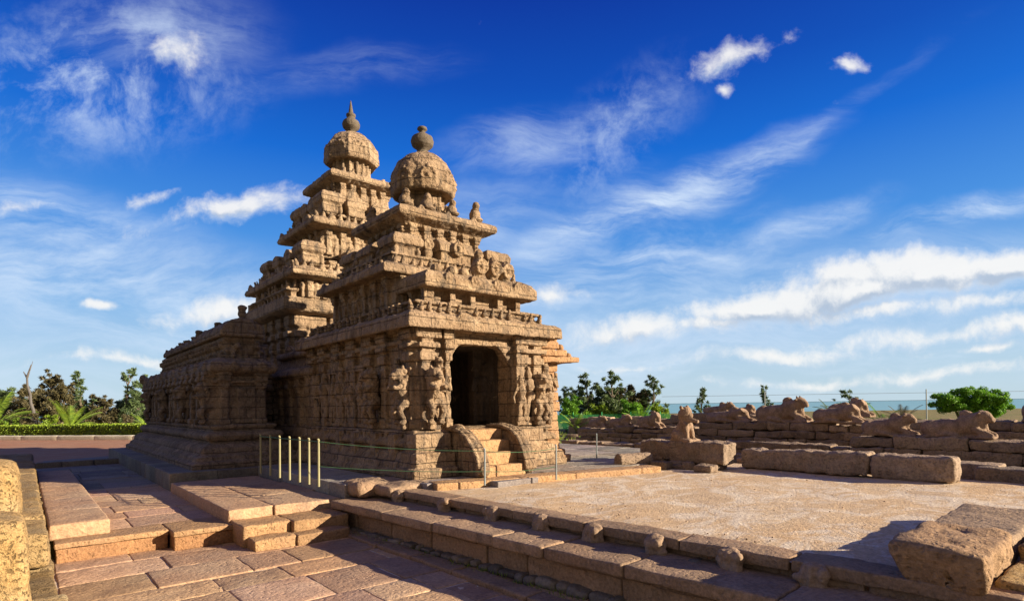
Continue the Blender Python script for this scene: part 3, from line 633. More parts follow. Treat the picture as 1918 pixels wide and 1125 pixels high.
# reliefs
mb = MB(); o, d, n = (6.55, 16.85), (0, -1), (-1, 0)
for s in (.45, 1.0, 1.6, 2.05, 2.55, 2.85, 3.3, 3.65, 4.1, 5.1, 5.35): rel_fig(mb, o, d, n, s, 1.12, rng.uniform(1.1, 1.4), .12)
for k in range(26):
    s = rng.uniform(.3, 5.5); z = rng.uniform(1.2, 2.5); mb.ell((6.5, 16.85 - s, z), (.07, rng.uniform(.05, .11), rng.uniform(.06, .16)), seg=8)
carve('relief_figures', mb, mt, wall_, voxel=.022, amp=.012, seed=5)
for (x, y, h, f) in ((6.85, 10.80, 1.25, (0, -1)), (10.02, 10.82, 1.2, (0, -1)), (6.38, 12.6, 1.3, (-1, 0)), (6.40, 11.22, 1.25, (-1, 0)), (7.02, 10.85, .95, (0, -1))):
    mb = MB(); lion(mb, x, y, 1.12 if h > 1 else 1.9, h if h > 1 else .7, f); mb.box(x - .14, x + .14, y - .12, y + .16, 1.0 if h > 1 else 1.82, 1.16 if h > 1 else 1.96)
    carve('lion_figure', mb, mt, wall_, voxel=.022, amp=.014, seed=x)
for x, h in ((7.05, 1.25), (9.78, 1.3), (9.48, 1.1)):
    mb = MB(); rel_fig(mb, (x, 10.9), (1, 0), (0, -1), 0, 1.1, h, .1); carve('guardian_figure', mb, mt, wall_, voxel=.022, amp=.01)
# porch interior: back-wall pilasters and inner door
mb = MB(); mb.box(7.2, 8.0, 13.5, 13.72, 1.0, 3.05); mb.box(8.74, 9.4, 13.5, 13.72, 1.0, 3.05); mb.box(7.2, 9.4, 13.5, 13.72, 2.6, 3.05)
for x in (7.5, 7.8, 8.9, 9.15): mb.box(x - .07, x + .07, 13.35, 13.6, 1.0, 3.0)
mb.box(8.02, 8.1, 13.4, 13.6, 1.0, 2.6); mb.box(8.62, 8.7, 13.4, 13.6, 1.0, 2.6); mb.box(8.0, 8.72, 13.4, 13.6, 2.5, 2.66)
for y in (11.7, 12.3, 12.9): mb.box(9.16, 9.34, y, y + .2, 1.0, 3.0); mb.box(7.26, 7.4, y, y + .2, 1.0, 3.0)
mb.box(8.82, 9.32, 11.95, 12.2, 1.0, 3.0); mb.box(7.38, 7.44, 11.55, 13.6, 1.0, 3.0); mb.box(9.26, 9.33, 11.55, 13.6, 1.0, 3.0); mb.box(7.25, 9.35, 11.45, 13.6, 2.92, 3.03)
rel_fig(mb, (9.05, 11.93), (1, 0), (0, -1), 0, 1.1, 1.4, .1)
carve('porch_back', mb, stone_mat('shade_dark_stone', (0.06, 0.045, 0.033), (0.04, 0.03, 0.024), (0.05, 0.038, 0.03), 1.0, 0.8, 0.92, 0.4, 0.3, 0.6, joints=.4), wall_, voxel=.03, amp=.012, seed=4)  # doorway shade painted as near-black stone; side and ceiling lining added for it
# cornice over the first storey
OUTC = [(6.55, 10.98), (10.30, 10.98), (10.30, 12.35), (11.25, 12.35), (11.25, 16.85), (6.55, 16.85)]
mb = MB(); mb.stack(OUTC, [(-.05, 3.17), (.10, 3.18), (.12, 3.27), (.37, 3.19), (.40, 3.22), (.38, 3.47), (.28, 3.55), (.02, 3.59), (.02, 3.64)])
for s in (1.25, 3.35): kudu(mb, (6.3, 10.68), (1, 0), (0, -1), s, 3.42, .17)
for s in (.9, 2.2, 3.6, 4.9, 6.0): kudu(mb, (6.28, 10.9), (0, 1), (-1, 0), s, 3.41, .15)
mb.box(6.20, 6.5, 12.45, 12.85, 3.18, 3.5)
cor_ = carve('main_cornice', mb, mt, sh, voxel=.026, amp=.014, strata=.006, chip=.03, seed=7)
mb = MB(); gana_row(mb, (6.52, 10.3, 10.95, 16.85), 3.62, .22, .24, .02); mb.stack(OUTC, [(.0, 3.58), (-.02, 3.66), (-.12, 3.7), (-.12, 3.78), (-.02, 3.80), (-.02, 3.86), (-.2, 3.88)])
carve('dwarf_frieze', mb, mt, cor_, voxel=.024, amp=.014, seed=8)
# porch roof row
mb = MB(); mb.box(7.25, 10.0, 11.62, 13.2, 3.8, 4.5)
for x in (7.25, 7.85, 8.45, 9.3, 9.9): mb.box(x - .08, x + .08, 11.42, 11.7, 3.85, 4.35)
for y in (11.5, 12.1): mb.box(7.05, 7.3, y - .09, y + .09, 3.85, 4.35)
mb.stack(rect(7.08, 10.25, 11.32, 13.0), [(-.1, 4.26), (.10, 4.24), (.14, 4.28), (.13, 4.50), (.02, 4.63), (-.12, 4.68)])
mb.ell((9.95, 11.6, 4.5), (.5, .42, .26), seg=14); mb.ell((9.6, 11.38, 4.46), (.12, .14, .2), seg=10)
for s, r in ((.5, .12), (1.25, .13), (1.95, .13), (2.6, .12)): kudu(mb, (7.08, 11.2), (1, 0), (0, -1), s, 4.5, r)
pr_ = carve('porch_roof', mb, mt, sh, voxel=.025, amp=.015, strata=.006, chip=.03, seed=9)
# statue group (seated figures and horseshoe gable) on the porch roof
mb = MB()
for x, h in ((8.7, .62), (9.15, .5), (9.55, .42)):
    mb.ell((x, 11.55, 4.72 + h * .3), (.2, .16, h * .5), seg=10); mb.ell((x, 11.5, 4.72 + h * .85), (.13, .12, .15), seg=8)
    kudu(mb, (x - .2, 11.42), (1, 0), (0, -1), .2, 4.95, .2)
for x in (7.5, 7.95, 8.3): mb.ell((x, 11.6, 4.74), (.16, .16, .16), seg=8)
carve('roof_figures', mb, mt, pr_, voxel=.024, amp=.014, seed=10)
# second storey body, cornice
mb = MB(); mb.box(6.95, 10.85, 12.55, 16.2, 3.8, 4.8)
EE = edges(6.95, 10.85, 12.55, 16.2)
for si, (o, d, n, L) in enumerate(EE):
    k = 0.2
    while k < L: pilaster(mb, o, d, n, k, 3.86, 4.74, .17, .09); k += .62
for s in (.5, 1.1, 1.7, 2.4, 3.0): rel_fig(mb, (6.95, 16.2), (0, -1), (-1, 0), s, 3.9, .62, .08)
carve('upper_wall', mb, mt, sh, voxel=.026, amp=.014, strata=.008, seed=11)
mb = MB(); mb.stack(rect(6.85, 10.92, 12.65, 16.08), [(-.05, 4.68), (.06, 4.72), (.33, 4.72), (.36, 4.75), (.33, 4.92), (.2, 5.0), (.0, 5.04), (-.1, 5.08)])
gana_row(mb, (6.85, 10.9, 12.65, 16.1), 5.06, .20, .25, .0)
mb.stack(rect(6.9, 10.85, 12.7, 16.0), [(0, 5.0), (0, 5.1), (-.1, 5.12), (-.1, 5.26), (-.02, 5.28), (-.02, 5.34), (-.2, 5.36)])
for s in (.6, 1.5, 2.5, 3.4): kudu(mb, (6.85, 12.42), (1, 0), (0, -1), s, 4.9, .13); kudu(mb, (6.6, 12.65), (0, 1), (-1, 0), s, 4.9, .13)
carve('upper_cornice', mb, mt, sh, voxel=.026, amp=.015, strata=.006, chip=.025, seed=12)
# row of little pavilions
mb = MB(); w_ = .86
for x in (7.45, 10.36):
    for y in (13.18, 15.55): kuta(mb, x, y, w_, 5.28, .64)
sala(mb, 8.35, 9.45, 12.72, 13.35, 5.28, .66, 'x'); sala(mb, 7.0, 7.6, 13.9, 14.85, 5.28, .62, 'y'); sala(mb, 8.35, 9.45, 15.4, 16.0, 5.28, .64, 'x'); sala(mb, 10.2, 10.82, 13.9, 14.85, 5.28, .62, 'y')
for x in (8.1, 9.7): mb.ell((x, 12.95, 5.5), (.16, .14, .24), seg=8); kudu(mb, (x, 12.9), (1, 0), (0, -1), 0, 5.72, .16)
kudu(mb, (8.9, 12.68), (1, 0), (0, -1), 0, 5.68, .2)
for y in (13.7, 15.0): mb.ell((7.15, y, 5.5), (.14, .16, .22), seg=8)
carve('pavilion_row', mb, mt, sh, voxel=.026, amp=.016, strata=.004, chip=.03, seed=13)
# third storey and its wide slab
mb = MB(); mb.box(7.75, 10.05, 13.4, 15.35, 5.3, 6.45)
for si, (o, d, n, L) in enumerate(edges(7.75, 10.05, 13.4, 15.35)):
    k = .15
    while k < L: pilaster(mb, o, d, n, k, 5.6, 6.4, .15, .09); k += .42
carve('third_wall', mb, mt, sh, voxel=.032, amp=.016, strata=.006, seed=14)
mb = MB(); mb.stack(rect(7.75, 10.05, 13.4, 15.35), [(-.05, 6.26), (.08, 6.28), (.13, 6.34), (.42, 6.46), (.45, 6.56), (.42, 6.66), (.20, 6.76), (-.1, 6.84), (-.3, 6.88)])
for s in (.5, 1.35, 2.2): kudu(mb, (7.5, 13.05), (1, 0), (0, -1), s, 6.68, .10)
ts_ = carve('top_slab', mb, mt, sh, voxel=.026, amp=.015, strata=.004, chip=.03, seed=15)
for x, y in ((7.75, 13.45), (10.05, 13.45), (7.75, 15.35), (10.1, 15.3), (9.2, 13.4), (8.4, 13.42)):
    mb = MB(); h = .36 if (x, y) != (10.05, 13.45) else .5
    mb.ell((x, y, 6.86 + h * .3), (.17, .17, h * .45), seg=10); mb.ell((x, y - .06, 6.84 + h * .85), (.11, .12, .13), seg=8); mb.ell((x, y - .1, 6.86), (.2, .16, .08), seg=8)
    carve('corner_bull', mb, mt, ts_, voxel=.026, amp=.016)
cx0, cy0 = 8.88, 14.36
mb = MB(); mb.lathe((cx0, cy0), [(.72, 6.8), (.72, 6.95), (.56, 6.98), (.56, 7.6), (.7, 7.62), (.7, 7.75)], 8, R(22.5))
for k in range(8): a = R(45 * k); mb.tube((cx0 + .56 * math.cos(a + R(22.5)), cy0 + .56 * math.sin(a + R(22.5)), 6.95), (cx0 + .56 * math.cos(a + R(22.5)), cy0 + .56 * math.sin(a + R(22.5)), 7.7), .06, .07, 8)
gana_row(mb, (cx0 - .55, cx0 + .55, cy0 - .55, cy0 + .55), 6.88, .3, .3, .08)
carve('dome_neck', mb, mt, sh, voxel=.028, amp=.012, seed=16)
mb = MB(); mb.lathe((cx0, cy0), [(.56, 7.56), (.84, 7.50), (.915, 7.57), (.935, 7.75), (.925, 7.96), (.87, 8.18), (.75, 8.42), (.56, 8.60), (.36, 8.72), (.24, 8.78), (.15, 8.8)], 16, R(11))
for k in range(8):
    a = R(45 * k + 22.5)
    for q in range(7): b_ = R(-20 + 220 * q / 6); mb.ell((cx0 + .91 * math.cos(a) - .2 * math.cos(b_) * math.sin(a), cy0 + .91 * math.sin(a) + .2 * math.cos(b_) * math.cos(a), 7.86 + .2 * math.sin(b_)), (.055,) * 3, seg=6)
    mb.ell((cx0 + .92 * math.cos(a), cy0 + .92 * math.sin(a), 7.84), (.07,) * 3, seg=6); mb.ell((cx0 + .86 * math.cos(a), cy0 + .86 * math.sin(a), 8.12), (.07,) * 3, seg=6)
dm_ = carve('dome', mb, mt, sh, voxel=.030, amp=.024, chip=.03, seed=17)
mb = MB(); mb.lathe((cx0, cy0), [(.2, 8.72), (.2, 8.82), (.13, 8.86), (.17, 8.92), (.30, 9.02), (.335, 9.14), (.30, 9.26), (.16, 9.35), (.08, 9.38), (.08, 9.44), (.15, 9.5), (.12, 9.56), (.05, 9.58)], 20)
carve('finial', mb, M['granite'], dm_, voxel=.022, amp=.008)
# side wing wall
mb = MB(); y = 0.0
for k in range(9):
    z0 = .3 + k * .26; mb.rstone(10.2, 11.05 + rng.uniform(-.03, .04) , 11.12 + rng.uniform(-.02, .02), 12.4, z0, z0 + .25, .04, .02, .09, rng.uniform(.9, 1.1), seed=k)
mb.rstone(10.2, 11.3, 10.92, 12.6, -.05, .16, .04, .02, .1, .9); mb.rstone(10.2, 11.18, 11.0, 12.5, .16, .32, .04, .02, .1, 1)
mb.rstone(10.25, 11.62, 10.85, 12.6, 2.62, 2.78, .05, .02, .09, 1, tilt=(0, -.03)); mb.rstone(10.2, 11.3, 10.98, 12.5, 2.78, 2.98, .06, .03, .08, .9)
mb.rstone(10.2, 11.0, 11.0, 12.4, 2.98, 3.2, .05, .03, .08, .95)
for x, z in ((11.45, 2.82), (11.15, 3.04), (10.9, 3.24), (10.75, 3.1)): mb.ell((x, 11.15, z), (.1, .12, .11), seg=8)
build('side_wing', mb, stone_mat('wing_sandstone', (0.42, 0.25, 0.13), (0.33, 0.19, 0.10), (0.36, 0.225, 0.13), 1.0, 0.85, 0.92, 0.5, 0.7, 0.35), sh, smooth=True)
mb = MB(); rel_fig(mb, (10.5, 11.08), (1, 0), (0, -1), 0, 1.0, 1.6, .1); rel_fig(mb, (10.45, 11.08), (1, 0), (0, -1), .05, 1.3, 1.0, .15); carve('wing_relief', mb, mt, sh, voxel=.024, amp=.012)
# stairs with curled balustrades
mb = MB(); n_ = 4
for k in range(n_): mb.rstone(7.40, 8.50, 9.62 + k * .27, 11.0, -.03, .25 * (k + 1) - .02, .03, .014, .07, 1.0, seed=k)
build('stairs', mb, M['block'], sh, smooth=True)
for x0 in (7.22, 8.48):
    mb = MB(); pts = [(11.0, -.03), (9.72, -.03), (9.64, .10), (9.66, .30), (9.76, .50), (9.90, .68), (10.08, .84), (10.3, .96), (10.55, 1.02), (11.0, 1.03)] if x0 < 8 else [(11.0, -.03), (9.62, -.03), (9.56, .12), (9.62, .34), (9.72, .6), (9.88, .82), (10.1, .97), (10.4, 1.05), (10.72, 1.06), (11.0, 1.04)]
    mb.extr(pts, 'x', x0 + .03, x0 + .21)
    for (a, b_) in zip(pts[2:-1], pts[3:]): mb.tube((x0 - .0, a[0], a[1] - .03), (x0 - .0, b_[0], b_[1] - .03), .05, .05, 8); mb.tube((x0 + .24, a[0], a[1] - .03), (x0 + .24, b_[0], b_[1] - .03), .05, .05, 8); mb.tube((x0 + .12, a[0], a[1] - .03), (x0 + .12, b_[0], b_[1] - .03), .07, .07, 8)
    mb.ell((x0 + .12, 9.62, .16), (.15, .12, .16), seg=10); mb.ell((x0 + .12, 10.55, 1.02), (.14, .2, .09), seg=10)
    carve('balustrade', mb, M['temple'], sh, voxel=.02, amp=.012, seed=x0)
# lower annex wall behind the porch, joining the hall
mb = MB(); AN = rect(6.65, 8.5, 16.9, 20.2)
mb.stack(AN, [(.35, -.1), (.35, .3), (.2, .5), (.2, .8), (.1, .95), (.0, 1.0), (.0, 2.4), (.2, 2.45), (.27, 2.55), (.2, 2.72), (0, 2.8), (-.1, 3.1), (.05, 3.15), (.05, 3.3), (-.3, 3.4)])
for s in (.3, 1.2, 2.1, 3.0): pilaster(mb, (6.65, 16.9), (0, 1), (-1, 0), s, 1.0, 2.42, .26, .1)
for k in range(5): mb.ell((6.6 + rng.uniform(0, .5), 17 + k * .6, 3.4), (.2, .2, .2), seg=8)
carve('annex', mb, mt, sh, voxel=.036, amp=.02, strata=.008, seed=20)

# ------------------------------------------------------------------ main (taller) tower behind
tw = thing('tall_tower', (10.3, 22.1, 0), 'taller stepped stone temple tower rising behind the front shrine', 'tower')
tm = M['tower']; XC, YC = 10.3, 22.1
def tr(x0, y0): return rect(x0, 2 * XC - x0, y0, 2 * YC - y0)
mb = MB(); mb.stack(rect(7.32, 13.0, 20.5, 24.4), [(.5, -.1), (.5, .3), (.3, .5), (.3, .9), (0, 1.0), (0, 4.9)])
for s in (.3, 1.2, 2.1, 2.9): pilaster(mb, (7.32, 20.5), (0, 1), (-1, 0), s, 1.0, 4.8, .3, .12)
for s in (.2, .8, 1.5, 3.0): pilaster(mb, (7.32, 20.5), (1, 0), (0, -1), s, 1.0, 4.8, .3, .14)
for k in range(6): mb.ell((7.5 + k * .35, 20.35, 4.2 + rng.uniform(-.3, .4)), (.18, .14, .25), seg=8)
carve('lower_body', mb, M['temple'], tw, voxel=.045, amp=.024, strata=.01, seed=21)
def tier(name, x0, y0, zb, zt, ztop, seed, kut, ganaz=None):
    """one storey: set-back wall, eave, pavilions above"""
    mb = MB(); ins = .52
    mb.stack(tr(x0 + ins, y0 + ins), [(0, zb - .1), (0, zt)])
    r = (x0 + ins, 2 * XC - x0 - ins, y0 + ins, 2 * YC - y0 - ins)
    for si, (o, d, n, L) in enumerate(edges(*r)):
        k = .2
        while k < L:
            pilaster(mb, o, d, n, k, zb, zt, .18, .1)
            if rng.random() < .75: rel_fig(mb, o, d, n, k + .28, zb + .02, min(.6, (zt - zb) * .8), .1)
            k += .55
    carve(name + '_wall', mb, tm, tw, voxel=.036, amp=.016, strata=.006, seed=seed)
    mb = MB()
    if kut:
        h = ztop - zt + .42; a, b_ = x0 + .42, y0 + .42; nn = 3
        for xx in (a, 2 * XC - a):
            for yy in (b_, 2 * YC - b_): kuta(mb, xx, yy, .88, zt - .25, h)
        for q in (1,):
            mb.ell
        Lx = (2 * XC - 2 * a); Ly = (2 * YC - 2 * b_)
        for f in (.33, .67):
            sala(mb, a + Lx * f - .4, a + Lx * f + .4, b_ - .38, b_ + .3, zt - .25, h * .95, 'y'); sala(mb, a - .38, a + .3, b_ + Ly * f - .35, b_ + Ly * f + .35, zt - .25, h * .95, 'x')
        mb.stack(tr(x0 + .25, y0 + .25), [(0, zt - .32), (.05, zt - .3), (.05, zt - .22), (-.1, zt - .2)])
    else:
        mb.stack(tr(x0 + .3, y0 + .3), [(-.1, zt - .16), (.04, zt - .14), (.32, zt - .1), (.35, zt), (.30, ztop - .05), (.1, ztop + .04), (-.2, ztop + .08)])
        gana_row(mb, (x0 + .28, 2 * XC - x0 - .28, y0 + .28, 2 * YC - y0 - .28), ztop + .05, .24, .3, .02)
        for f in (.15, .4, .65, .9):
            kudu(mb, (x0, y0 + .02), (1, 0), (0, -1), f * (2 * XC - 2 * x0), (zt + ztop) / 2 + .05, .13); kudu(mb, (x0 + .02, y0), (0, 1), (-1, 0), f * (2 * YC - 2 * y0), (zt + ztop) / 2 + .05, .13)
    carve(name + ('_pavilions' if kut else '_eave'), mb, tm, tw, voxel=.036, amp=.018, strata=.005, chip=.03, seed=seed + .5)
mb = MB(); TB = rect(6.95, 13.6, 20.05, 24.3); mb.stack(TB, [(-.3, 4.78), (.1, 4.86), (.2, 4.92), (.2, 5.28), (.12, 5.34), (-.1, 5.36)])
for si, (o, d, n, L) in enumerate(edges(6.95, 13.6, 20.05, 24.3)):
    k = .1
    while k < L: mb.box(*(sorted((o[0] + d[0] * k, o[0] + d[0] * (k + .2) - n[0] * .25))), *(sorted((o[1] + d[1] * k, o[1] + d[1] * (k + .2) - n[1] * .25))), 5.3, 5.56); k += .38
mb.stack(TB, [(-.1, 5.54), (.08, 5.56), (.08, 5.64), (-.1, 5.66)])
gana_row(mb, (7.05, 13.5, 20.15, 24.2), 5.66, .3, .34, 0); mb.stack(rect(7.3, 13.3, 20.4, 24.1), [(0, 5.5), (0, 6.0)])
carve('base_eave', mb, tm, tw, voxel=.036, amp=.018, strata=.006, chip=.02, seed=22)
tier('first_storey', 6.92, 19.4, 5.35, 6.14, 6.32, 23, False)
tier('second_storey', 7.37, 19.84, 6.32, 6.86, 7.22, 25, True)
tier('third_storey', 7.96, 20.2, 7.15, 8.25, 8.42, 27, False)
tier('fourth_storey', 8.38, 20.5, 8.42, 9.0, 9.38, 29, True)
mb = MB(); mb.stack(tr(9.25, 21.1), [(0, 8.9), (0, 10.25)])
for si, (o, d, n, L) in enumerate(edges(9.25, 11.35, 21.1, 23.1)):
    k = .15
    while k < L: pilaster(mb, o, d, n, k, 9.2, 10.2, .16, .1); k += .42
for s in (.4, 1.0, 1.6): rel_fig(mb, (9.25, 21.1), (1, 0), (0, -1), s, 9.3, .6, .1)
carve('top_wall', mb, tm, tw, voxel=.04, amp=.02, seed=31)
mb = MB(); mb.stack(tr(9.15, 21.0), [(-.05, 10.08), (.06, 10.1), (.34, 10.2), (.37, 10.32), (.32, 10.44), (.05, 10.54), (-.3, 10.62)]); gana_row(mb, (9.3, 11.3, 21.15, 23.05), 10.55, .3, .36, 0)
for s in (.4, 1.1, 1.8): kudu(mb, (9.2, 20.72), (1, 0), (0, -1), s, 10.38, .12)
carve('top_eave', mb, tm, tw, voxel=.042, amp=.024, chip=.03, seed=32)
mb = MB(); mb.lathe((XC, YC), [(.82, 10.5), (.82, 10.66), (.7, 10.7), (.7, 11.35), (.85, 11.38), (.85, 11.5)], 8, R(22.5 - 8))
for k in range(16): a = R(22.5 * k - 8); mb.tube((XC + .7 * math.cos(a), YC + .7 * math.sin(a), 10.66), (XC + .7 * math.cos(a), YC + .7 * math.sin(a), 11.45), .06, .06, 6)
carve('tower_neck', mb, tm, tw, voxel=.035, amp=.014, seed=33)
mb = MB(); mb.lathe((XC, YC), [(.72, 11.36), (1.02, 11.30), (1.09, 11.38), (1.09, 11.62), (1.06, 11.86), (.96, 12.12), (.80, 12.34), (.58, 12.5), (.34, 12.58), (.2, 12.6)], 8, R(22.5 - 8))
for k in range(8):
    a = R(45 * k + 22.5 - 8); mb.tube((XC + 1.09 * math.cos(a), YC + 1.09 * math.sin(a), 11.4), (XC + 1.02 * math.cos(a), YC + 1.02 * math.sin(a), 12.0), .04, .04, 6)
    a = R(45 * k - 8)
    for q in range(7): b_ = R(-20 + 220 * q / 6); mb.ell((XC + 1.0 * math.cos(a) - .24 * math.cos(b_) * math.sin(a), YC + 1.0 * math.sin(a) + .24 * math.cos(b_) * math.cos(a), 11.72 + .22 * math.sin(b_)), (.055,) * 3, seg=6)
td_ = carve('tower_dome', mb, tm, tw, voxel=.036, amp=.02, chip=.02, seed=34)
mb = MB(); mb.lathe((XC, YC), [(.24, 12.5), (.24, 12.64), (.14, 12.68), (.2, 12.76), (.33, 12.88), (.36, 13.0), (.32, 13.12), (.18, 13.24), (.14, 13.3), (.19, 13.34), (.19, 13.42), (.1, 13.46), (.08, 13.6), (.05, 13.8), (.02, 14.0)], 20)
carve('tower_finial', mb, M['granite'], td_, voxel=.026, amp=.006)

# ------------------------------------------------------------------ long enclosing hall at the left
ha = thing('temple_hall', (5, 24, 0), 'long dark weathered stone hall with pillared side wall, left of the towers', 'temple building')
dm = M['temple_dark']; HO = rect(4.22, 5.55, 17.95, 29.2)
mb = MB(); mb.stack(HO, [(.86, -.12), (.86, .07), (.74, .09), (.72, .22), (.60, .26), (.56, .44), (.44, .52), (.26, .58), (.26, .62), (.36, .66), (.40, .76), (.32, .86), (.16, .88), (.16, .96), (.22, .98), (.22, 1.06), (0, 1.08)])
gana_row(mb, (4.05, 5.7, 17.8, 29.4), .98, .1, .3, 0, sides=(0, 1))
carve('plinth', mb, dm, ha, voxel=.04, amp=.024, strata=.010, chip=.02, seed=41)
mb = MB(); mb.stack(HO, [(0, 1.0), (0, 2.8)]); s = .25
while s < 11.2:
    pilaster(mb, (4.22, 17.95), (0, 1), (-1, 0), s, 1.06, 2.62, .22, .22); s += rng.uniform(.5, .85)
for s in (.16, 1.17): pilaster(mb, (4.22, 17.95), (1, 0), (0, -1), s, 1.06, 2.62, .22, .1)
mb.box(4.7, 5.2, 17.82, 18.0, 1.1, 2.1)
mb.box(4.1, 5.6, 17.85, 18.1, 2.25, 2.34)
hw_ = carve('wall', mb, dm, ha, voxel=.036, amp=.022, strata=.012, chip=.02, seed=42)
mb = MB()
for k in range(10): rel_fig(mb, (4.22, 17.95), (0, 1), (-1, 0), .6 + k * 1.05, 1.1, 1.15, .12)
carve('relief_figures', mb, dm, hw_, voxel=.036, amp=.014, seed=43)
for (x, y, f) in ((4.0, 18.2, (-1, 0)), (4.0, 21.2, (-1, 0)), (4.0, 24.6, (-1, 0)), (4.0, 27.9, (-1, 0))):
    mb = MB(); lion(mb, x, y, 1.1, 1.2, f); carve('lion_figure', mb, dm, hw_, voxel=.03, amp=.016)
mb = MB(); mb.stack(HO, [(0, 2.5), (.12, 2.54), (.24, 2.60), (.27, 2.72), (.2, 2.86), (.02, 2.95), (-.02, 3.0)])
for s in range(10): kudu(mb, (3.98, 18.3), (0, 1), (-1, 0), s * 1.15, 2.74, .15)
for s in (.4, 1.2): kudu(mb, (4.2, 17.70), (1, 0), (0, -1), s, 2.74, .14)
mb.ell((3.95, 29.4, 2.85), (.16, .16, .22), seg=8)
carve('cornice', mb, dm, ha, voxel=.038, amp=.024, chip=.03, seed=44)
mb = MB(); mb.stack(rect(4.5, 5.5, 18.1, 28.0), [(0, 2.9), (0, 3.15), (.06, 3.18), (.06, 3.24), (-.02, 3.28), (-.02, 3.5), (.06, 3.52), (.06, 3.62)])
gana_row(mb, (4.45, 5.55, 18.05, 28.0), 3.0, .14, .3, .02); gana_row(mb, (4.45, 5.55, 18.05, 28.0), 3.28, .2, .42, .02)
carve('attic', mb, dm, ha, voxel=.036, amp=.018, strata=.01, seed=45)
mb = MB(); pts = [(4.32, 3.62), (5.5, 3.62), (5.52, 3.75), (5.45, 3.95), (5.25, 4.12), (4.95, 4.2), (4.65, 4.12), (4.42, 3.95), (4.3, 3.76)]
mb.extr(pts, 'y', 17.92, 21.2); mb.extr([(x, z - (.12 if z > 3.9 else 0)) for x, z in pts], 'y', 21.2, 26.9)
for k in range(9): kudu(mb, (4.36, 18.4 + k), (0, 1), (-1, 0), 0, 3.78, .12)
vr_ = carve('vault_roof', mb, dm, ha, voxel=.038, amp=.03, chip=.05, seed=46)
for y, h in ((18.15, .34), (20.9, .2), (22.4, .22), (23.6, .34), (24.4, .2), (25.8, .2), (26.8, .2)):
    mb = MB(); z = 4.16 if y < 21 else 4.02; mb.ell((4.95, y, z + h * .45), (.13, .15, h * .5), seg=10); mb.ell((4.95, y - .04, z + h * .95), (.15, .14, h * .25), seg=10)
    carve('roof_finial', mb, dm, vr_, voxel=.03, amp=.02)
# dark gap: rough rear wall
mb = MB()
for k in range(14):
    z = -.1 + k * .2; mb.rstone(5.4, 6.4, 20.0 + rng.uniform(-.1, .1), 21.0, z, z + .19, .05, .03, .12, .6, seed=k); mb.rstone(6.42, 7.6, 20.1 + rng.uniform(-.1, .1), 21.0, z, z + .19, .05, .03, .12, .6, seed=k + 2)
build('gap_wall', mb, M['ruin'], ha, smooth=True)
#SECTION
# ------------------------------------------------------------------ stones lying at the back edge of the platform
mb = MB(); mb.rstone(13.55, 14.1, 4.46, 7.3, -.12, .40, .09, .045, .065, 1.15, seed=3); mb.v = [(x, y, z - (.06 * (y - 4.4) / 2.9 if z > .2 else 0)) for x, y, z in mb.v]
tagit(build('stone_beam', mb, M['ruin'], loc=(13.8, 5.9, -.12), smooth=True), 'long weathered stone beam at the back edge of the platform, left one of the two end to end', 'stone beam', 'stone beams behind the platform')
mb = MB(); mb.rstone(13.55, 14.1, 2.98, 4.42, -.14, .38, .10, .045, .065, 1.15, seed=6)
tagit(build('stone_beam', mb, M['ruin'], loc=(13.8, 3.7, -.12), smooth=True), 'shorter stone beam with a sunlit cut end, right one of the two end to end', 'stone beam', 'stone beams behind the platform')
mb = MB(); mb.rstone(14.6, 15.2, -1.0, 2.9, -.45, .12, .05, .03, .12, .75, seed=9)
tagit(build('stone_beam', mb, M['ruin'], loc=(14.9, 1, -.5), smooth=True), 'low dark stone beam at the right edge of the picture, set farther back', 'stone beam', 'stone beams behind the platform')
mb = MB(); mb.rstone(15.2, 15.9, 2.6, 4.6, -.4, .13, .04, .02, .12, 1.1, seed=5)
tagit(build('stone_block', mb, M['ruin'], loc=(15.5, 3.6, -.5), smooth=True), 'thin pale stone block just beyond the sunlit end of the two beams', 'stone block')
mb = MB(); mb.rstone(12.75, 13.35, 7.3, 9.75, .0, .52, .05, .06, .065, .95, seed=12); mb.v = [(x + .07 * nz((x, y, z), 1.7), y, z) for x, y, z in mb.v]
tagit(build('stone_block', mb, M['ruin'], loc=(13, 8.5, 0), smooth=True), 'broken rectangular stone block carrying the seated lion statue, pale at its broken end', 'stone block')
mb = MB()
for i in range(16): x = rng.uniform(11.9, 13.2); y = 9.7 - i * .15; a = rng.uniform(.1, .25); mb.rstone(x, x + a * 1.6, y - a, y + a, -.14, rng.uniform(-.04, .06), .05, .03, .06, rng.uniform(.6, 1.0), seed=i)
tagit(build('rubble', mb, M['ruin'], loc=(12.6, 8.7, -.13), smooth=True), 'dark broken rubble under the rectangular block at the back of the platform', 'rubble', kind='stuff')
mb = MB(); mb.tube((11.45, 9.45, .06), (12.3, 9.1, .06), .19, .19, 16); me_ = carve('column_drum', mb, M['ruin'], loc=(11.9, 9.2, -.12), voxel=.03, amp=.02); tagit(me_, 'short round stone column drum lying left of the block with the lion', 'column drum')
for i, (y, w_) in enumerate(((9.2, .9), (7.4, 1.6))):
    mb = MB(); mb.rstone(15.0, 15.6, y - w_ / 2, y + w_ / 2, -.5, -.05 + i * .02, .03, .02, .1, (1.2, 1.1, 1.0), seed=i + 20)
    tagit(build('kerb_block', mb, M['ruin'], loc=(15.3, y, -.5), smooth=True), ('small pale block on the ground behind the right end of the lion block', 'low pale kerb block showing between the lion block and the long beam')[i], 'stone block')

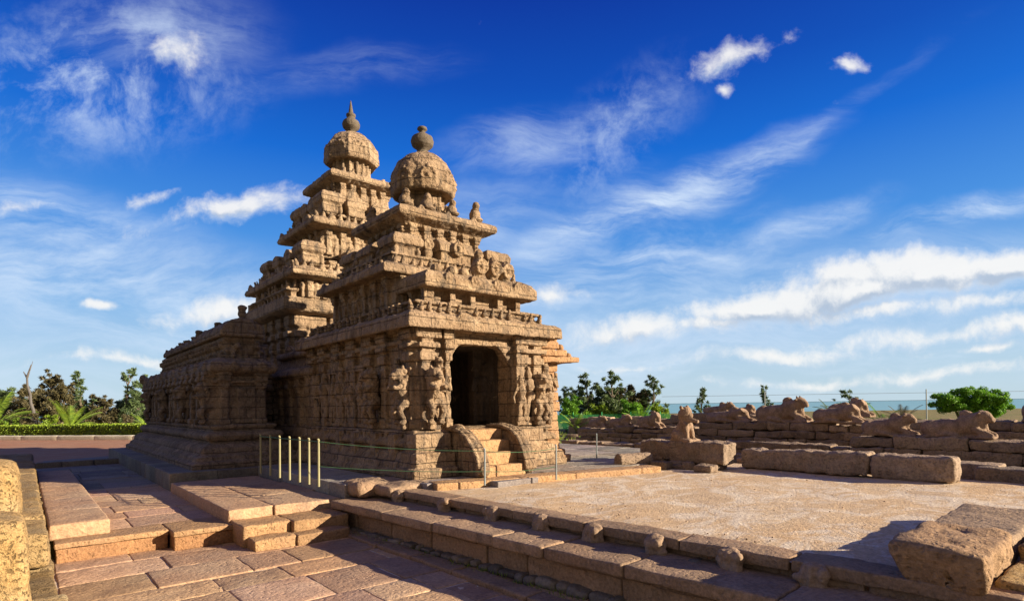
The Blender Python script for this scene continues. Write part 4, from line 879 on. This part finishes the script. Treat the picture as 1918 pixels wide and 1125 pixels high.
# ------------------------------------------------------------------ ruined enclosure walls
def ruin_wall(xa, ya, xb, yb, th, z0, z1, label, courses=3, seed=0, base=1.0, ragged=.06, lr=(.7, 1.9)):
    """dry-stone wall of long worn blocks from a to b"""
    mb = MB(); a = Vector((xa, ya)); b = Vector((xb, yb)); L = (b - a).length; d = (b - a) / L; ang = math.atan2(d.y, d.x); h = (z1 - z0) / courses
    for c in range(courses):
        s = 0.0
        while s < L - .05:
            l = min(rng.uniform(*lr), L - s)
            if L - s - l < .4: l = L - s
            q = a + d * (s + l / 2); o = rng.uniform(-.05, .05) + (courses - 1 - c) * -.05
            q = q + Vector((-d.y, d.x)) * o; rag = rng.uniform(-ragged, ragged) if c == courses - 1 else 0; v = base * rng.uniform(.7, 1.15)
            mb.rstone(q.x - l / 2 + .01, q.x + l / 2 - .01, q.y - th / 2, q.y + th / 2, z0 + c * h + .004 + rng.uniform(0, .02), z0 + (c + 1) * h + rag, .045, .05, .11, (v, v * .98, v * .95), rot=ang, seed=rng.uniform(0, 9)); s += l
    m = (a + b) / 2
    return tagit(build('ruined_wall', mb, M['ruin'], loc=(m.x, m.y, z0), smooth=True), label, 'wall', 'ruined enclosure walls')
ruin_wall(17.3, 6.0, 17.3, -.6, .8, -.56, .54, 'nearest ruined wall at the right, carrying two reclining bull statues', 4)
ruin_wall(17.5, 9.0, 17.5, 6.1, .7, -.56, .24, 'short lower ruined wall with a bright square end, left of the wall with two bulls', 3)
ruin_wall(20.6, 12.6, 20.6, 6.3, .9, -.56, .74, 'middle ruined wall behind the lion block, carrying large weathered bulls', 5, lr=(.5, 1.5))
ruin_wall(19.0, 13.5, 19.0, 7.4, .6, -.56, .12, 'low course of dark stones at the foot of the middle ruined wall', 3, lr=(.6, 1.8))
ruin_wall(22.6, 8.9, 22.6, -.5, .9, -.56, .80, 'ruined wall farther back at the right edge, showing between the bull statues', 5)
ruin_wall(17.6, 17.3, 18.6, 11.4, .8, -.56, -.02, 'low broken wall behind the lion block, next to the shrine pavement', 3, lr=(.5, 1.6))
ruin_wall(21.5, 20.0, 23.0, 13.2, .9, -.56, .36, 'long dark ruined wall farther back beside the shrine, under three bull statues', 4, lr=(.5, 1.5), ragged=.1)
ruin_wall(28, 27, 31.0, 17.5, .8, -.56, .62, 'pale far ruined wall in front of the green fence and trees', 3, base=1.35, ragged=.2)
ruin_wall(24.5, 16.5, 24.5, 11.8, 1.0, -.56, .88, 'heap of long dark blocks behind the seated lion', 4, ragged=.14)
mb = MB()
for i in range(60):
    x = rng.uniform(16.2, 22.5); y = rng.uniform(7, 18); a = rng.uniform(.12, .38); z = -.56
    if rng.random() < .3: x, y = rng.uniform(24, 28), rng.uniform(17, 24)
    mb.rstone(x - a, x + a, y - a * .7, y + a * .7, z, z + rng.uniform(.12, .42), .06, .04, .1, rng.uniform(.7, 1.2), rot=rng.uniform(0, 3), seed=i)
tagit(build('scattered_stones', mb, M['ruin'], smooth=True), 'small broken stones scattered on the ground between the ruined walls', 'rubble', kind='stuff')

# ------------------------------------------------------------------ reclining bulls and the seated lion
def bull_mesh(seed=0, head=1, erode=.03):
    """about 2 m long, facing +x, resting on z = 0"""
    mb = MB(); e = mb.ell
    e((-.20, 0, .36), (.74, .38, .36), seg=18); e((-.70, 0, .34), (.34, .38, .35), seg=16); e((.30, 0, .46), (.42, .37, .42), seg=16)
    e((.22, 0, .88), (.20, .14, .15), seg=12)
    mb.tube((.34, 0, .52), (.66, 0, .78), .31, .21, 16)
    if head:
        e((.70, 0, .84), (.19, .19, .17), seg=14); mb.tube((.74, 0, .84), (.93, 0, .68), .16, .12, 14); e((.94, 0, .66), (.10, .13, .10), seg=12)
        for s in (-1, 1): e((.62, s * .20, .90), (.05, .10, .05), seg=10); mb.tube((.66, s * .10, .96), (.60, s * .16, 1.06), .045, .03, 8); e((.82, s * .14, .82), (.03, .03, .03), seg=8)
    mb.tube((.66, 0, .62), (.74, 0, .26), .15, .12, 12)
    for s in (-1, 1):
        mb.tube((.50, s * .22, .30), (.92, s * .24, .13), .14, .10, 10); mb.tube((.92, s * .24, .11), (.62, s * .30, .08), .09, .08, 8); e((.95, s * .24, .10), (.12, .09, .09), seg=8)
        e((-.55, s * .28, .24), (.34, .14, .24), seg=12); mb.tube((-.40, s * .36, .14), (.02, s * .38, .09), .11, .08, 8); e((.05, s * .38, .08), (.12, .08, .07), seg=8)
    mb.tube((-1.0, 0, .40), (-.98, .14, .08), .05, .04, 8); mb.box(-1.02, 1.05, -.40, .40, -.02, .06)
    return mb
meshes = {}
def bull(x, y, z, L, label, rz=-90, head=1, seed=0, squash=1.0, name='bull_statue'):
    key = (head, seed)
    mb = bull_mesh(seed, head)
    s = L / 2.1; rm = Matrix.Rotation(R(rz), 3, 'Z'); mb.v = [tuple(rm @ Vector((a * s, b_ * s, c * s * squash)) + Vector((x, y, z))) for a, b_, c in mb.v]
    o = carve(name, mb, M['bull'], loc=(x, y, z), voxel=.034, amp=.02, chip=.03, seed=seed + 1)
    return tagit(o, label, 'statue', 'reclining bull statues on the ruined walls')
bull(17.3, 5.2, .58, 1.3, 'reclining stone bull on the near ruined wall, head lowered, left one of the pair', head=1, seed=1, squash=.92)
bull(17.3, 3.75, .57, 1.5, 'reclining stone bull with raised head on the near ruined wall, right one of the pair', seed=2, squash=.9)
bull(20.6, 9.5, .78, 1.9, 'large pale reclining bull with lit chest, centre of the middle ruined wall', seed=3, squash=.95)
bull(20.6, 11.5, .76, 1.9, 'long worn headless bull at the left end of the middle ruined wall', head=0, seed=4, squash=.62)
bull(20.4, 7.55, .78, 1.65, 'dark reddish reclining bull at the right end of the middle ruined wall', head=0, seed=5, squash=.85)
bull(22.6, 8.0, .92, 1.5, 'pale rounded bull behind the dark reddish one', seed=6, head=0, squash=.95)
bull(22.6, 2.5, .82, 1.7, 'pale bull cut off by the right edge of the picture', seed=7, squash=1.1)
bull(21.7, 19.1, .38, 1.15, 'small dark bull partly hidden by the right side of the shrine', seed=8)
bull(22.0, 17.9, .38, 1.3, 'small bull statue with sunlit face, second from the shrine', seed=9)
bull(22.3, 16.4, .36, 1.4, 'small worn bull statue, third from the shrine', seed=10, head=0, squash=1.2)
bull(24.5, 14.2, .9, 1.6, 'reclining bull lying directly behind the seated lion', seed=11, squash=.8)
bull(24.5, 12.9, .9, 1.1, 'dark lump of a weathered bull just right of the seated lion', seed=12, head=0)
mb = MB(); lx, ly, lz = 13.05, 8.55, .52
def LP(u, q, v): return (lx - q, ly - u, lz + v)
mb.ell(LP(-.12, 0, .18), (.20, .22, .18), seg=12); mb.tube(LP(-.1, 0, .2), LP(.06, 0, .52), .19, .16, 12); mb.ell(LP(.02, 0, .66), (.17, .18, .18), seg=12); mb.ell(LP(.05, 0, .74), (.15, .16, .15), seg=12); mb.ell(LP(.17, 0, .66), (.09, .09, .08), seg=10)
for s in (-1, 1):
    mb.tube(LP(.10, s * .11, .46), LP(.16, s * .12, .03), .075, .06, 10); mb.ell(LP(.20, s * .12, .04), (.07, .10, .05), seg=8); mb.ell(LP(-.10, s * .19, .14), (.1, .18, .14), seg=10); mb.ell(LP(.06, s * .2, .04), (.07, .13, .05), seg=8)
    mb.ell(LP(-.0, s * .14, .86), (.04, .05, .06), seg=8); mb.ell(LP(.13, s * .07, .73), (.03, .03, .03), seg=6)
mb.tube(LP(.12, .05, .56), LP(.42, -.0, .50), .07, .05, 8); mb.box(lx - .24, lx + .24, ly - .3, ly + .28, lz - .04, lz + .05)
tagit(carve('lion_statue', mb, M['bull'], loc=(lx, ly, lz), voxel=.022, amp=.02, chip=.02, seed=4), 'small seated lion statue on the broken rectangular block', 'statue')

# ------------------------------------------------------------------ rope barrier
bf = thing('rope_barrier', (4.4, 11.4, 0), 'row of tan posts with thin green rails in front of the shrine', 'barrier')
P1 = [(4.35, 14.59), (4.37, 13.93), (4.38, 13.32), (4.4, 12.74), (4.42, 12.2), (4.43, 11.7), (4.44, 11.22)]
P2 = [(6.86, 8.98), (8.42, 8.58), (12.3, 10.9), (10.9, 8.35)]
for i, (x, y) in enumerate(P1 + P2[:3]):
    mb = MB(); z0 = -.05; r = .024 if i < 7 else .018
    mb.tube((x, y, z0), (x + .01, y, .88 if i < 7 else .66), r, r * .92, 10); mb.tube((x, y, .88 if i < 7 else .66), (x, y, .90 if i < 7 else .68), r * 1.15, r * .8, 10)
    build('post', mb, M['post'] if i < 7 else M['steel'], bf, smooth=False)
def rope(pts, r, sag, name='rail'):
    mb = MB()
    for a, b_ in zip(pts[:-1], pts[1:]):
        a = Vector(a); b_ = Vector(b_); pr = a
        for k in range(1, 9):
            t = k / 8; q = a.lerp(b_, t); q.z -= sag * 4 * t * (1 - t); mb.tube(pr, q, r, r, 6); pr = q
    build(name, mb, M['wire'], bf)
for z in (.84,): rope([(x, y, z) for x, y in P1], .011, .0)
rope([(4.44, 11.22, .84), (6.86, 8.98, .62), (8.42, 8.58, .60)], .006, .05, 'rope'); rope([(4.44, 11.22, .35), (6.86, 8.98, .22), (8.42, 8.58, .22)], .006, .04, 'rope')

# ------------------------------------------------------------------ planting
def leaves(mb, c, r, n, size, elong=1.0, up=.3, seedr=None, hollow=.35, tmul=1.0):
    """many small leaf faces spread through an irregular ellipsoid"""
    q = seedr or rng; c = Vector(c)
    for i in range(n):
        v = Vector((q.gauss(0, 1), q.gauss(0, 1), q.gauss(0, 1))).normalized(); rad = hollow + (1 - hollow) * q.random() ** .6
        f = .8 + .45 * noise.noise(v * 2.3 + c)
        p = c + Vector((v.x * r[0], v.y * r[1], v.z * r[2])) * rad * f
        s = size * q.uniform(.6, 1.3); a = Vector((q.gauss(0, 1), q.gauss(0, 1), q.gauss(0, 1) + up)).normalized(); b_ = a.orthogonal().normalized()
        b_ = Matrix.Rotation(q.uniform(0, 6.28), 3, a) @ b_; n_ = a.cross(b_)
        l = b_ * s * elong; w_ = n_ * s * .45
        t = min(1, max(0, q.gauss(.42, .22))) * tmul
        mb.add([tuple(p - l), tuple(p + w_), tuple(p + l), tuple(p - w_)], [(0, 1, 2, 3)], t)
def leafobj(name, mb, mat, parent=None): return build(name, mb, mat, parent)
def bush_tree(x, y, h, wd, mat, label, name='shrub_tree', dens=1.0, spindly=False, z0=-.56, seed=0, group='windswept trees behind the temple', cat='tree', lobes=None):
    q = random.Random(seed + 100); t = thing(name, (x, y, z0), label, cat, group)
    tk = MB(); pts = [Vector((x, y, z0))]
    k = 5; lean = q.uniform(-.1, .1)
    for i in range(1, k + 1): pts.append(Vector((x + lean * h * i / k + q.uniform(-.05, .05) * h * .3, y + q.uniform(-.04, .04) * h * .3, z0 + h * .92 * i / k)))
    for i in range(k): tk.tube(pts[i], pts[i + 1], .045 * h ** .7 * (1 - i / k * .8), .045 * h ** .7 * (1 - (i + 1) / k * .8), 7)
    lf = MB(); nl = lobes or (13 if spindly else 20)
    for i in range(nl):
        f = (i + .5) / nl; zz = h * (.22 + .78 * f); ang = q.uniform(0, 6.28); spread = wd * (.48 * (1 - f * .75) + .05) * q.uniform(.5, 1.15)
        base = pts[min(k, int(f * k))]; tip = Vector((base.x + math.cos(ang) * spread, base.y + math.sin(ang) * spread, z0 + zz))
        tk.tube(base, tip, .016 * h ** .7, .008, 5)
        rr = wd * (.13 if spindly else .24) * (1.2 - .75 * f) * q.uniform(.7, 1.25)
        for m in range(4):
            p_ = base.lerp(tip, .45 + .22 * m) + Vector((q.gauss(0, .12), q.gauss(0, .12), q.gauss(.05, .12))) * wd * .25
            leaves(lf, p_, (rr * .8, rr * .8, rr * .5), int((26 if spindly else 50) * dens), .05 + .010 * h, 2.3, .5, q, .0)
    if spindly: leaves(lf, (x + lean * h, y, z0 + h * .97), (wd * .09, wd * .09, h * .07), int(50 * dens), .05 + .01 * h, 1.6, .2, q, 0)
    leafobj('crown', lf, mat, t); build('trunk', tk, M['bark'], t); return t
def palm(x, y, h, n, label, z0=-.56, seed=0, mat='leaf_palm', stem=.3, group='young palms'):
    q = random.Random(seed + 55); t = thing('young_palm', (x, y, z0), label, 'palm', group)
    tk = MB(); tk.tube((x, y, z0), (x, y, z0 + stem), .11, .08, 8); build('trunk', tk, M['bark'], t)
    lf = MB()
    for i in range(n):
        a = 6.283 * i / n + q.uniform(-.3, .3); e = q.uniform(.55, 1.35); L = h * q.uniform(.8, 1.15); pr = Vector((x, y, z0 + stem)); dirn = Vector((math.cos(a) * math.cos(e), math.sin(a) * math.cos(e), math.sin(e)))
        for k in range(9):
            nx_ = pr + dirn * L / 9; dirn = (dirn + Vector((0, 0, -.13))).normalized(); side = dirn.cross(Vector((0, 0, 1))).normalized() if abs(dirn.z) < .98 else Vector((1, 0, 0))
            lf.tube(pr, nx_, .016, .012, 4, .7)
            if k > 1:
                for s in (-1, 1):
                    for m in range(3):
                        b_ = pr.lerp(nx_, m / 3); tip = b_ + (side * s * .9 + dirn * .7 + Vector((0, 0, -.25))) * L * .19 * (1 - abs(k - 4.5) / 7); w_ = dirn * L * .018
                        lf.add([tuple(b_ - w_), tuple(b_ + w_), tuple(tip)], [(0, 1, 2)], q.uniform(.2, 1))
            pr = nx_
    leafobj('fronds', lf, M[mat], t); return t
# left: trees, palms and hedge along the kerb (F = metres along the view, px = bearing)
LT = [(10, 56, 3.4, 3.6, 'leaf_dark', 0), (-12, 60, 3.6, 3.4, 'leaf_dark', 0), (62, 55, 3.6, 3.4, 'leaf_brown', 0), (88, 58, 4.9, 3.0, 'leaf_brown', 0), (112, 56, 4.1, 3.0, 'leaf_brown', 0), (45, 60, 3.0, 3.2, 'leaf_dark', 0), (135, 60, 3.0, 3.0, 'leaf_dark', 0),
      (155, 58, 4.9, 2.8, 'leaf_dark', 1), (180, 60, 3.0, 3.2, 'leaf_brown', 0), (198, 57, 2.7, 3.0, 'leaf_brown', 0), (232, 58, 5.1, 3.6, 'leaf_dark', 1), (222, 60, 2.5, 3.0, 'leaf_dark', 0), (258, 58, 3.2, 3.4, 'leaf_dark', 0), (283, 60, 4.6, 3.4, 'leaf_dark', 1), (245, 62, 2.7, 3, 'leaf_dark', 0), (300, 60, 3, 3.4, 'leaf_dark', 0)]
where = ['dense dark tree at the far left behind the yellow palm frond', 'dark tree cut off by the left edge of the picture', 'brownish bushy tree just right of the dead trunk', 'tallest brownish tree of the left-hand clump', 'brownish tree right of the tallest one in the left-hand clump', 'dark bush behind the foot of the dead trunk', 'dark low tree left of the bright palm', 'thin-topped dark tree rising above the bright palm', 'low brown bush directly right of the bright palm', 'small brown bush between the palm and the tall sparse tree', 'tall sparse tree with open layered branches left of the hall', 'low dark bush under the tall sparse tree', 'dark bushy tree close to the left end of the hall', 'sparse tree partly hidden by the left end of the hall', 'low dark bush behind the others near the hall', 'dark bush mostly hidden behind the hall']
for i, (px, F, h, wd, mt_, sp_) in enumerate(LT):
    x, y = place(F, px); bush_tree(x, y, h * 1.22, wd, M[mt_], where[i], spindly=bool(sp_), seed=i, dens=1.25)
x, y = place(50, 130); palm(x, y, 3.2, 11, 'bright yellow-green young palm behind the hedge at the left', seed=1)
x, y = place(50, -12); palm(x, y, 3.6, 11, 'bright yellow-green palm frond at the left edge of the picture', seed=2, stem=.8)
x, y = place(53, 275); palm(x, y, 1.9, 9, 'small yellow-green palm close to the hall', seed=3, stem=.2)
x, y = place(50, 60); dt = thing('dead_tree', (x, y, -.56), 'bare grey dead tree trunk with a forked top at the left', 'tree')
mb = MB(); prev = Vector((x + .35, y, -.56)); r = .19
for k in range(1, 8):
    nx_ = Vector((x + .35 - .1 * k + (0.05 if k % 2 else -.03), y, -.56 + k * .72)); mb.tube(prev, nx_, r, r * .87, 8); prev = nx_; r *= .87
mb.tube(prev, (prev.x + C_ * .38, prev.y - S_ * .38, 5.6), .1, .035, 6); mb.tube(prev, (prev.x - C_ * .30, prev.y + S_ * .30, 5.0), .08, .03, 6); mb.tube((prev.x + .2, prev.y - .2, 5.1), (prev.x + .4, prev.y - .1, 5.9), .04, .015, 5)
build('trunk', mb, M['deadbark'], dt)
# hedge: two clipped runs
def hedge(pa, pb, h, wd, label, z0=-.4):
    a = Vector(pa); b_ = Vector(pb); t = thing('clipped_hedge', ((a.x + b_.x) / 2, (a.y + b_.y) / 2, z0), label, 'hedge'); mb = MB(); L = (b_ - a).length; d = (b_ - a) / L; n = Vector((-d.y, d.x)); q = random.Random(3)
    for i in range(int(L * 520)):
        s = q.uniform(0, L); u = q.uniform(-wd / 2, wd / 2); v = q.uniform(0, h)
        k = q.random()
        if k < .42: v = h + q.uniform(-.07, .05)
        elif k < .8: u = -wd / 2 + q.uniform(-.05, .07)
        p = Vector((*(a + d * s + n * u), z0 + v)); e = Vector((q.gauss(0, 1), q.gauss(0, 1), q.gauss(0, 1) + 1.0)).normalized(); f = e.orthogonal().normalized(); g_ = e.cross(f); sz = q.uniform(.05, .1)
        mb.add([tuple(p - f * sz), tuple(p + g_ * sz * .6), tuple(p + f * sz), tuple(p - g_ * sz * .6)], [(0, 1, 2, 3)], min(1, max(0, q.gauss(.55, .22))))
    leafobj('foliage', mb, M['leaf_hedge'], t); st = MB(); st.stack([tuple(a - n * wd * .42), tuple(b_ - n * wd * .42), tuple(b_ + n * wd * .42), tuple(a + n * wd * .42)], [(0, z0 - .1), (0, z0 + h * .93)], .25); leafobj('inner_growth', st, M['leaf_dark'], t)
hedge(place(46, -60), place(44.5, 118), .86, 1.3, 'clipped green hedge run at the far left, behind the white kerb'); hedge(place(44.5, 119), place(42, 330), .9, 1.4, 'yellower clipped hedge run next to the hall, behind the white kerb')
def kerb(pa, pb, name, label):
    a = Vector(pa); b_ = Vector(pb); L = (b_ - a).length; d = (b_ - a) / L; ang = math.atan2(d.y, d.x); mb = MB(); s = 0
    while s < L: l = min(3.2, L - s); q = a + d * (s + l / 2); mb.rstone(q.x - l / 2 + .01, q.x + l / 2 - .01, q.y - .35, q.y + .35, -.6, -.20, .04, .01, .4, 1.0, rot=ang); s += 3.2
    m = (a + b_) / 2; tagit(build(name, mb, M['plaster'], loc=(m.x, m.y, -.56), smooth=True), label, 'kerb')
kerb(place(43.5, -80), place(39.5, 330), 'white_kerb', 'long pale white kerb in front of the hedge at the left')
gcol = ['low reddish-brown garden bush behind the hedge', 'low yellow-green garden bush behind the left hedge run', 'flat yellowish bush left of the bright palm', 'small pinkish bush near the hall']
for i, (px, F, h, wd, m_) in enumerate(((68, 49, 1.9, 2.2, 'leaf_brown'), (22, 49, 1.6, 2.0, 'leaf_palm'), (100, 49, 1.8, 2.4, 'leaf_hedge'), (235, 48, 1.7, 2.4, 'leaf_brown'))):
    x, y = place(F, px); bush_tree(x, y, h, wd, M[m_], gcol[i], name='garden_bush', seed=40 + i, cat='bush', group=None, dens=1.0, lobes=6)
# right: trees beyond the ruins
RT = [(1060, 44, 3.0, 2.2, 'leaf_dark', 1), (1083, 47, 3.0, 3.0, 'leaf_dark', 0), (1105, 44, 4.0, 2.6, 'leaf_dark', 1), (1128, 46, 3.2, 2.8, 'leaf_dark', 0), (1152, 44, 4.1, 3.0, 'leaf_dark', 1), (1160, 47, 3.0, 2.8, 'leaf_brown', 0), (1180, 45, 3.1, 2.4, 'leaf_brown', 0), (1200, 45, 2.7, 2.4, 'leaf_brown', 0), (1222, 44, 3.7, 2.4, 'leaf_dark', 1), (1140, 44, 2.4, 3.2, 'leaf_dark', 0), (1312, 46, 2.9, 1.5, 'leaf_dark', 1), (1433, 46, 3.0, 1.5, 'leaf_dark', 1), (1592, 46, 2.6, 3.0, 'leaf_dark', 1), (1070, 42, 2.2, 2.4, 'leaf_green', 0), (1118, 43, 1.9, 2.6, 'leaf_hedge', 0), (1178, 42, 2.0, 2.4, 'leaf_green', 0), (1235, 43, 1.7, 2.2, 'leaf_hedge', 0)]
wr_ = ['small sparse tree nearest the right side of the shrine', 'dark bush beside the shrine, behind the green palm', 'tall sparse tree with clumped twigs right of the shrine', 'dark bushy tree right of the first tall sparse one', 'tallest sparse tree in the middle of the right-hand clump', 'brownish dense bush behind the tallest sparse tree', 'brownish tree right of the middle of the clump', 'low brown bush near the right end of the clump', 'sparse tree with layered tips at the right end of the clump', 'low dark bush above the green fence', 'lone thin sapling standing above the seated lion', 'lone small tree behind the long worn bull', 'low spiky tree behind the pale bull on the middle wall', 'low green bush touching the right side of the shrine', 'low yellow-green bush under the first tall sparse tree', 'low green bush in front of the brown trees', 'low yellow-green bush at the right end of the clump']
for i, (px, F, h, wd, mt_, sp_) in enumerate(RT):
    x, y = place(F, px); bush_tree(x, y, h * 1.1, wd, M[mt_], wr_[i], spindly=bool(sp_), seed=60 + i, dens=1.0 if not (px > 1300) else .6)
for i, (px, F, h, st_, m_, lb) in enumerate(((1078, 38, 1.9, .3, 'leaf_palm', 'bright green young palm right beside the shrine'), (1200, 40, 2.3, .2, 'leaf_green', 'slim green young palm at the right end of the clump of trees'), (1585, 42, 1.9, .5, 'leaf_dark', 'dark spiky young palm behind the pale bull'), (1655, 42, 2.0, .2, 'leaf_green', 'low green young palm behind the left bull of the near pair'), (1690, 43, 1.8, .3, 'leaf_brown', 'brownish young palm behind the near bulls'), (1555, 48, 1.8, .9, 'leaf_dark', 'thin dark palm left of the spiky one'))):
    x, y = place(F, px); palm(x, y, h, 10, lb, seed=20 + i, stem=st_, mat=m_)
# round dense tree
x, y = place(40, 1815); rt = thing('round_tree', (x, y, -.56), 'dense round bright green tree with two crowns at the right', 'tree')
mb = MB(); q = random.Random(5)
for (a, dz, rr, rz_) in ((-1.9, 1.75, .8, .55), (-1.1, 2.1, 1.0, .75), (-.3, 2.35, 1.05, .8), (.6, 2.25, 1.05, .8), (.1, 2.0, 1.2, .8), (1.2, 2.0, 1.0, .7), (1.5, 1.85, 1.05, .8), (2.2, 1.5, .75, .6), (.9, 1.4, 1.1, .7), (-.9, 1.5, .9, .5), (1.9, 1.2, .8, .6), (.2, 1.7, 1.1, .7)):
    for k in range(9):
        c = Vector((x + C_ * a, y - S_ * a, dz - .56)) + Vector((q.gauss(0, .45) * rr, q.gauss(0, .45) * rr, q.gauss(0, .4) * rz_)); leaves(mb, c, (rr * .42, rr * .42, rz_ * .42), 420, .062, 1.2, .8, q, .45)
leafobj('crown', mb, M['leaf_green'], rt); mb = MB()
for a in (-1.2, -.3, .5, 1.4): mb.tube((x + C_ * a * .3, y - S_ * a * .3, -.56), (x + C_ * a, y - S_ * a, 1.3), .11, .06, 8)
build('trunk', mb, M['bark'], rt)
# green net fence behind the far wall, wire fence towards the sea
gf = thing('green_fence', (*place(41, 1130), -.56), 'bright green mesh fence in front of the trees right of the shrine', 'fence')
a = Vector((*place(41, 1020), 0)); b_ = Vector((*place(40, 1255), 0)); L = (b_ - a).length; d = (b_ - a) / L; mb = MB(); pm = MB(); k = 0
while k * .07 < L:
    p = a + d * k * .07; mb.tube((p.x, p.y, -.2), (p.x, p.y, .78), .012, .012, 4); k += 1
for z in np.arange(-.2, .8, .08): mb.tube((a.x, a.y, z), (b_.x, b_.y, z), .012, .012, 4)
build('mesh', mb, M['greensheet'], gf)
for k in range(int(L / 2) + 1): p = a + d * k * 2; pp = MB(); pp.tube((p.x, p.y, -.56), (p.x, p.y, .95), .035, .035, 8); build('post', pp, M['greensheet'], gf)
wf = thing('railing', (*place(44, 1737), -.56), 'thin grey two-rail fence against the sea at the right', 'fence')
a = Vector((*place(46, 1240), 0)); b_ = Vector((*place(43, 2150), 0)); L = (b_ - a).length; d = (b_ - a) / L
for z in (2.03, 1.45): mb = MB(); mb.tube((a.x, a.y, z), (b_.x, b_.y, z), .012, .012, 6); build('rail', mb, M['steel'], wf)
k0 = (Vector((*place(44.2, 1737), 0)) - a).dot(d); k = k0 % 12
while k < L: p = a + d * k; pp = MB(); pp.tube((p.x, p.y, -.56), (p.x, p.y, 2.3), .045, .04, 8); build('post', pp, M['steel'], wf); k += 12
tagit(build('grass', (lambda m: m)(MB().add([(0, 0, -50), (0.01, 0, -50), (0, .01, -50)], [(0, 1, 2)])), M['leaf_hedge']), kind='stuff') if False else None
# tufts of grass among the ruins and by the far fence
mb = MB(); q = random.Random(9)
for i in range(5200):
    x, y = place(q.uniform(21, 44), q.uniform(1040, 1990)); s = q.uniform(.08, .28); a = q.uniform(0, 6.28)
    mb.add([(x + math.cos(a) * .03, y + math.sin(a) * .03, -.56), (x - math.cos(a) * .03, y - math.sin(a) * .03, -.56), (x + q.uniform(-.1, .1), y + q.uniform(-.1, .1), -.56 + s)], [(0, 1, 2)], q.random())
for i in range(900):
    x = 4.45 + q.uniform(0, .3); y = q.uniform(3, 10.5); x += (10.1 - y) * .08; s = q.uniform(.02, .06)
    mb.add([(x, y, -.82), (x + .012, y, -.82), (x + q.uniform(-.03, .03), y + q.uniform(-.03, .03), -.82 + s)], [(0, 1, 2)], q.random())
tagit(leafobj('grass_tufts', mb, M['leaf_hedge']), 'sparse tufts of dry grass growing among the ruins', 'grass', kind='stuff')

mb = MB(); q = random.Random(21)
for i in range(170):
    if i % 3: x, y, z = q.uniform(5.8, 13.4), q.uniform(1.5, 9.0), -.13
    else: x, y, z = q.uniform(.5, 4.6), q.uniform(4.0, 11.0), -.85
    if i % 3 == 0 and q.random() < .25: x, y, z = q.uniform(1.2, 2.6), q.uniform(12, 17), -.535
    if z > -.2 and q.random() < .45: x = ex(y) + abs(q.gauss(0, .5)) + .4
    a = q.uniform(.005, .014) * (1.6 if q.random() < .06 else 1); c = q.uniform(1.0, 1.7)
    mb.ell((x, y, z + a * .4), (a * q.uniform(.8, 1.4), a, a * .7), Matrix.Rotation(q.uniform(0, 3), 3, 'Z'), 6, (c, c * .97, c * .92))
tagit(build('pebbles', mb, M['ruin'], smooth=True), 'small pebbles and grit scattered over the path and the sandy platform', 'pebbles', kind='stuff')
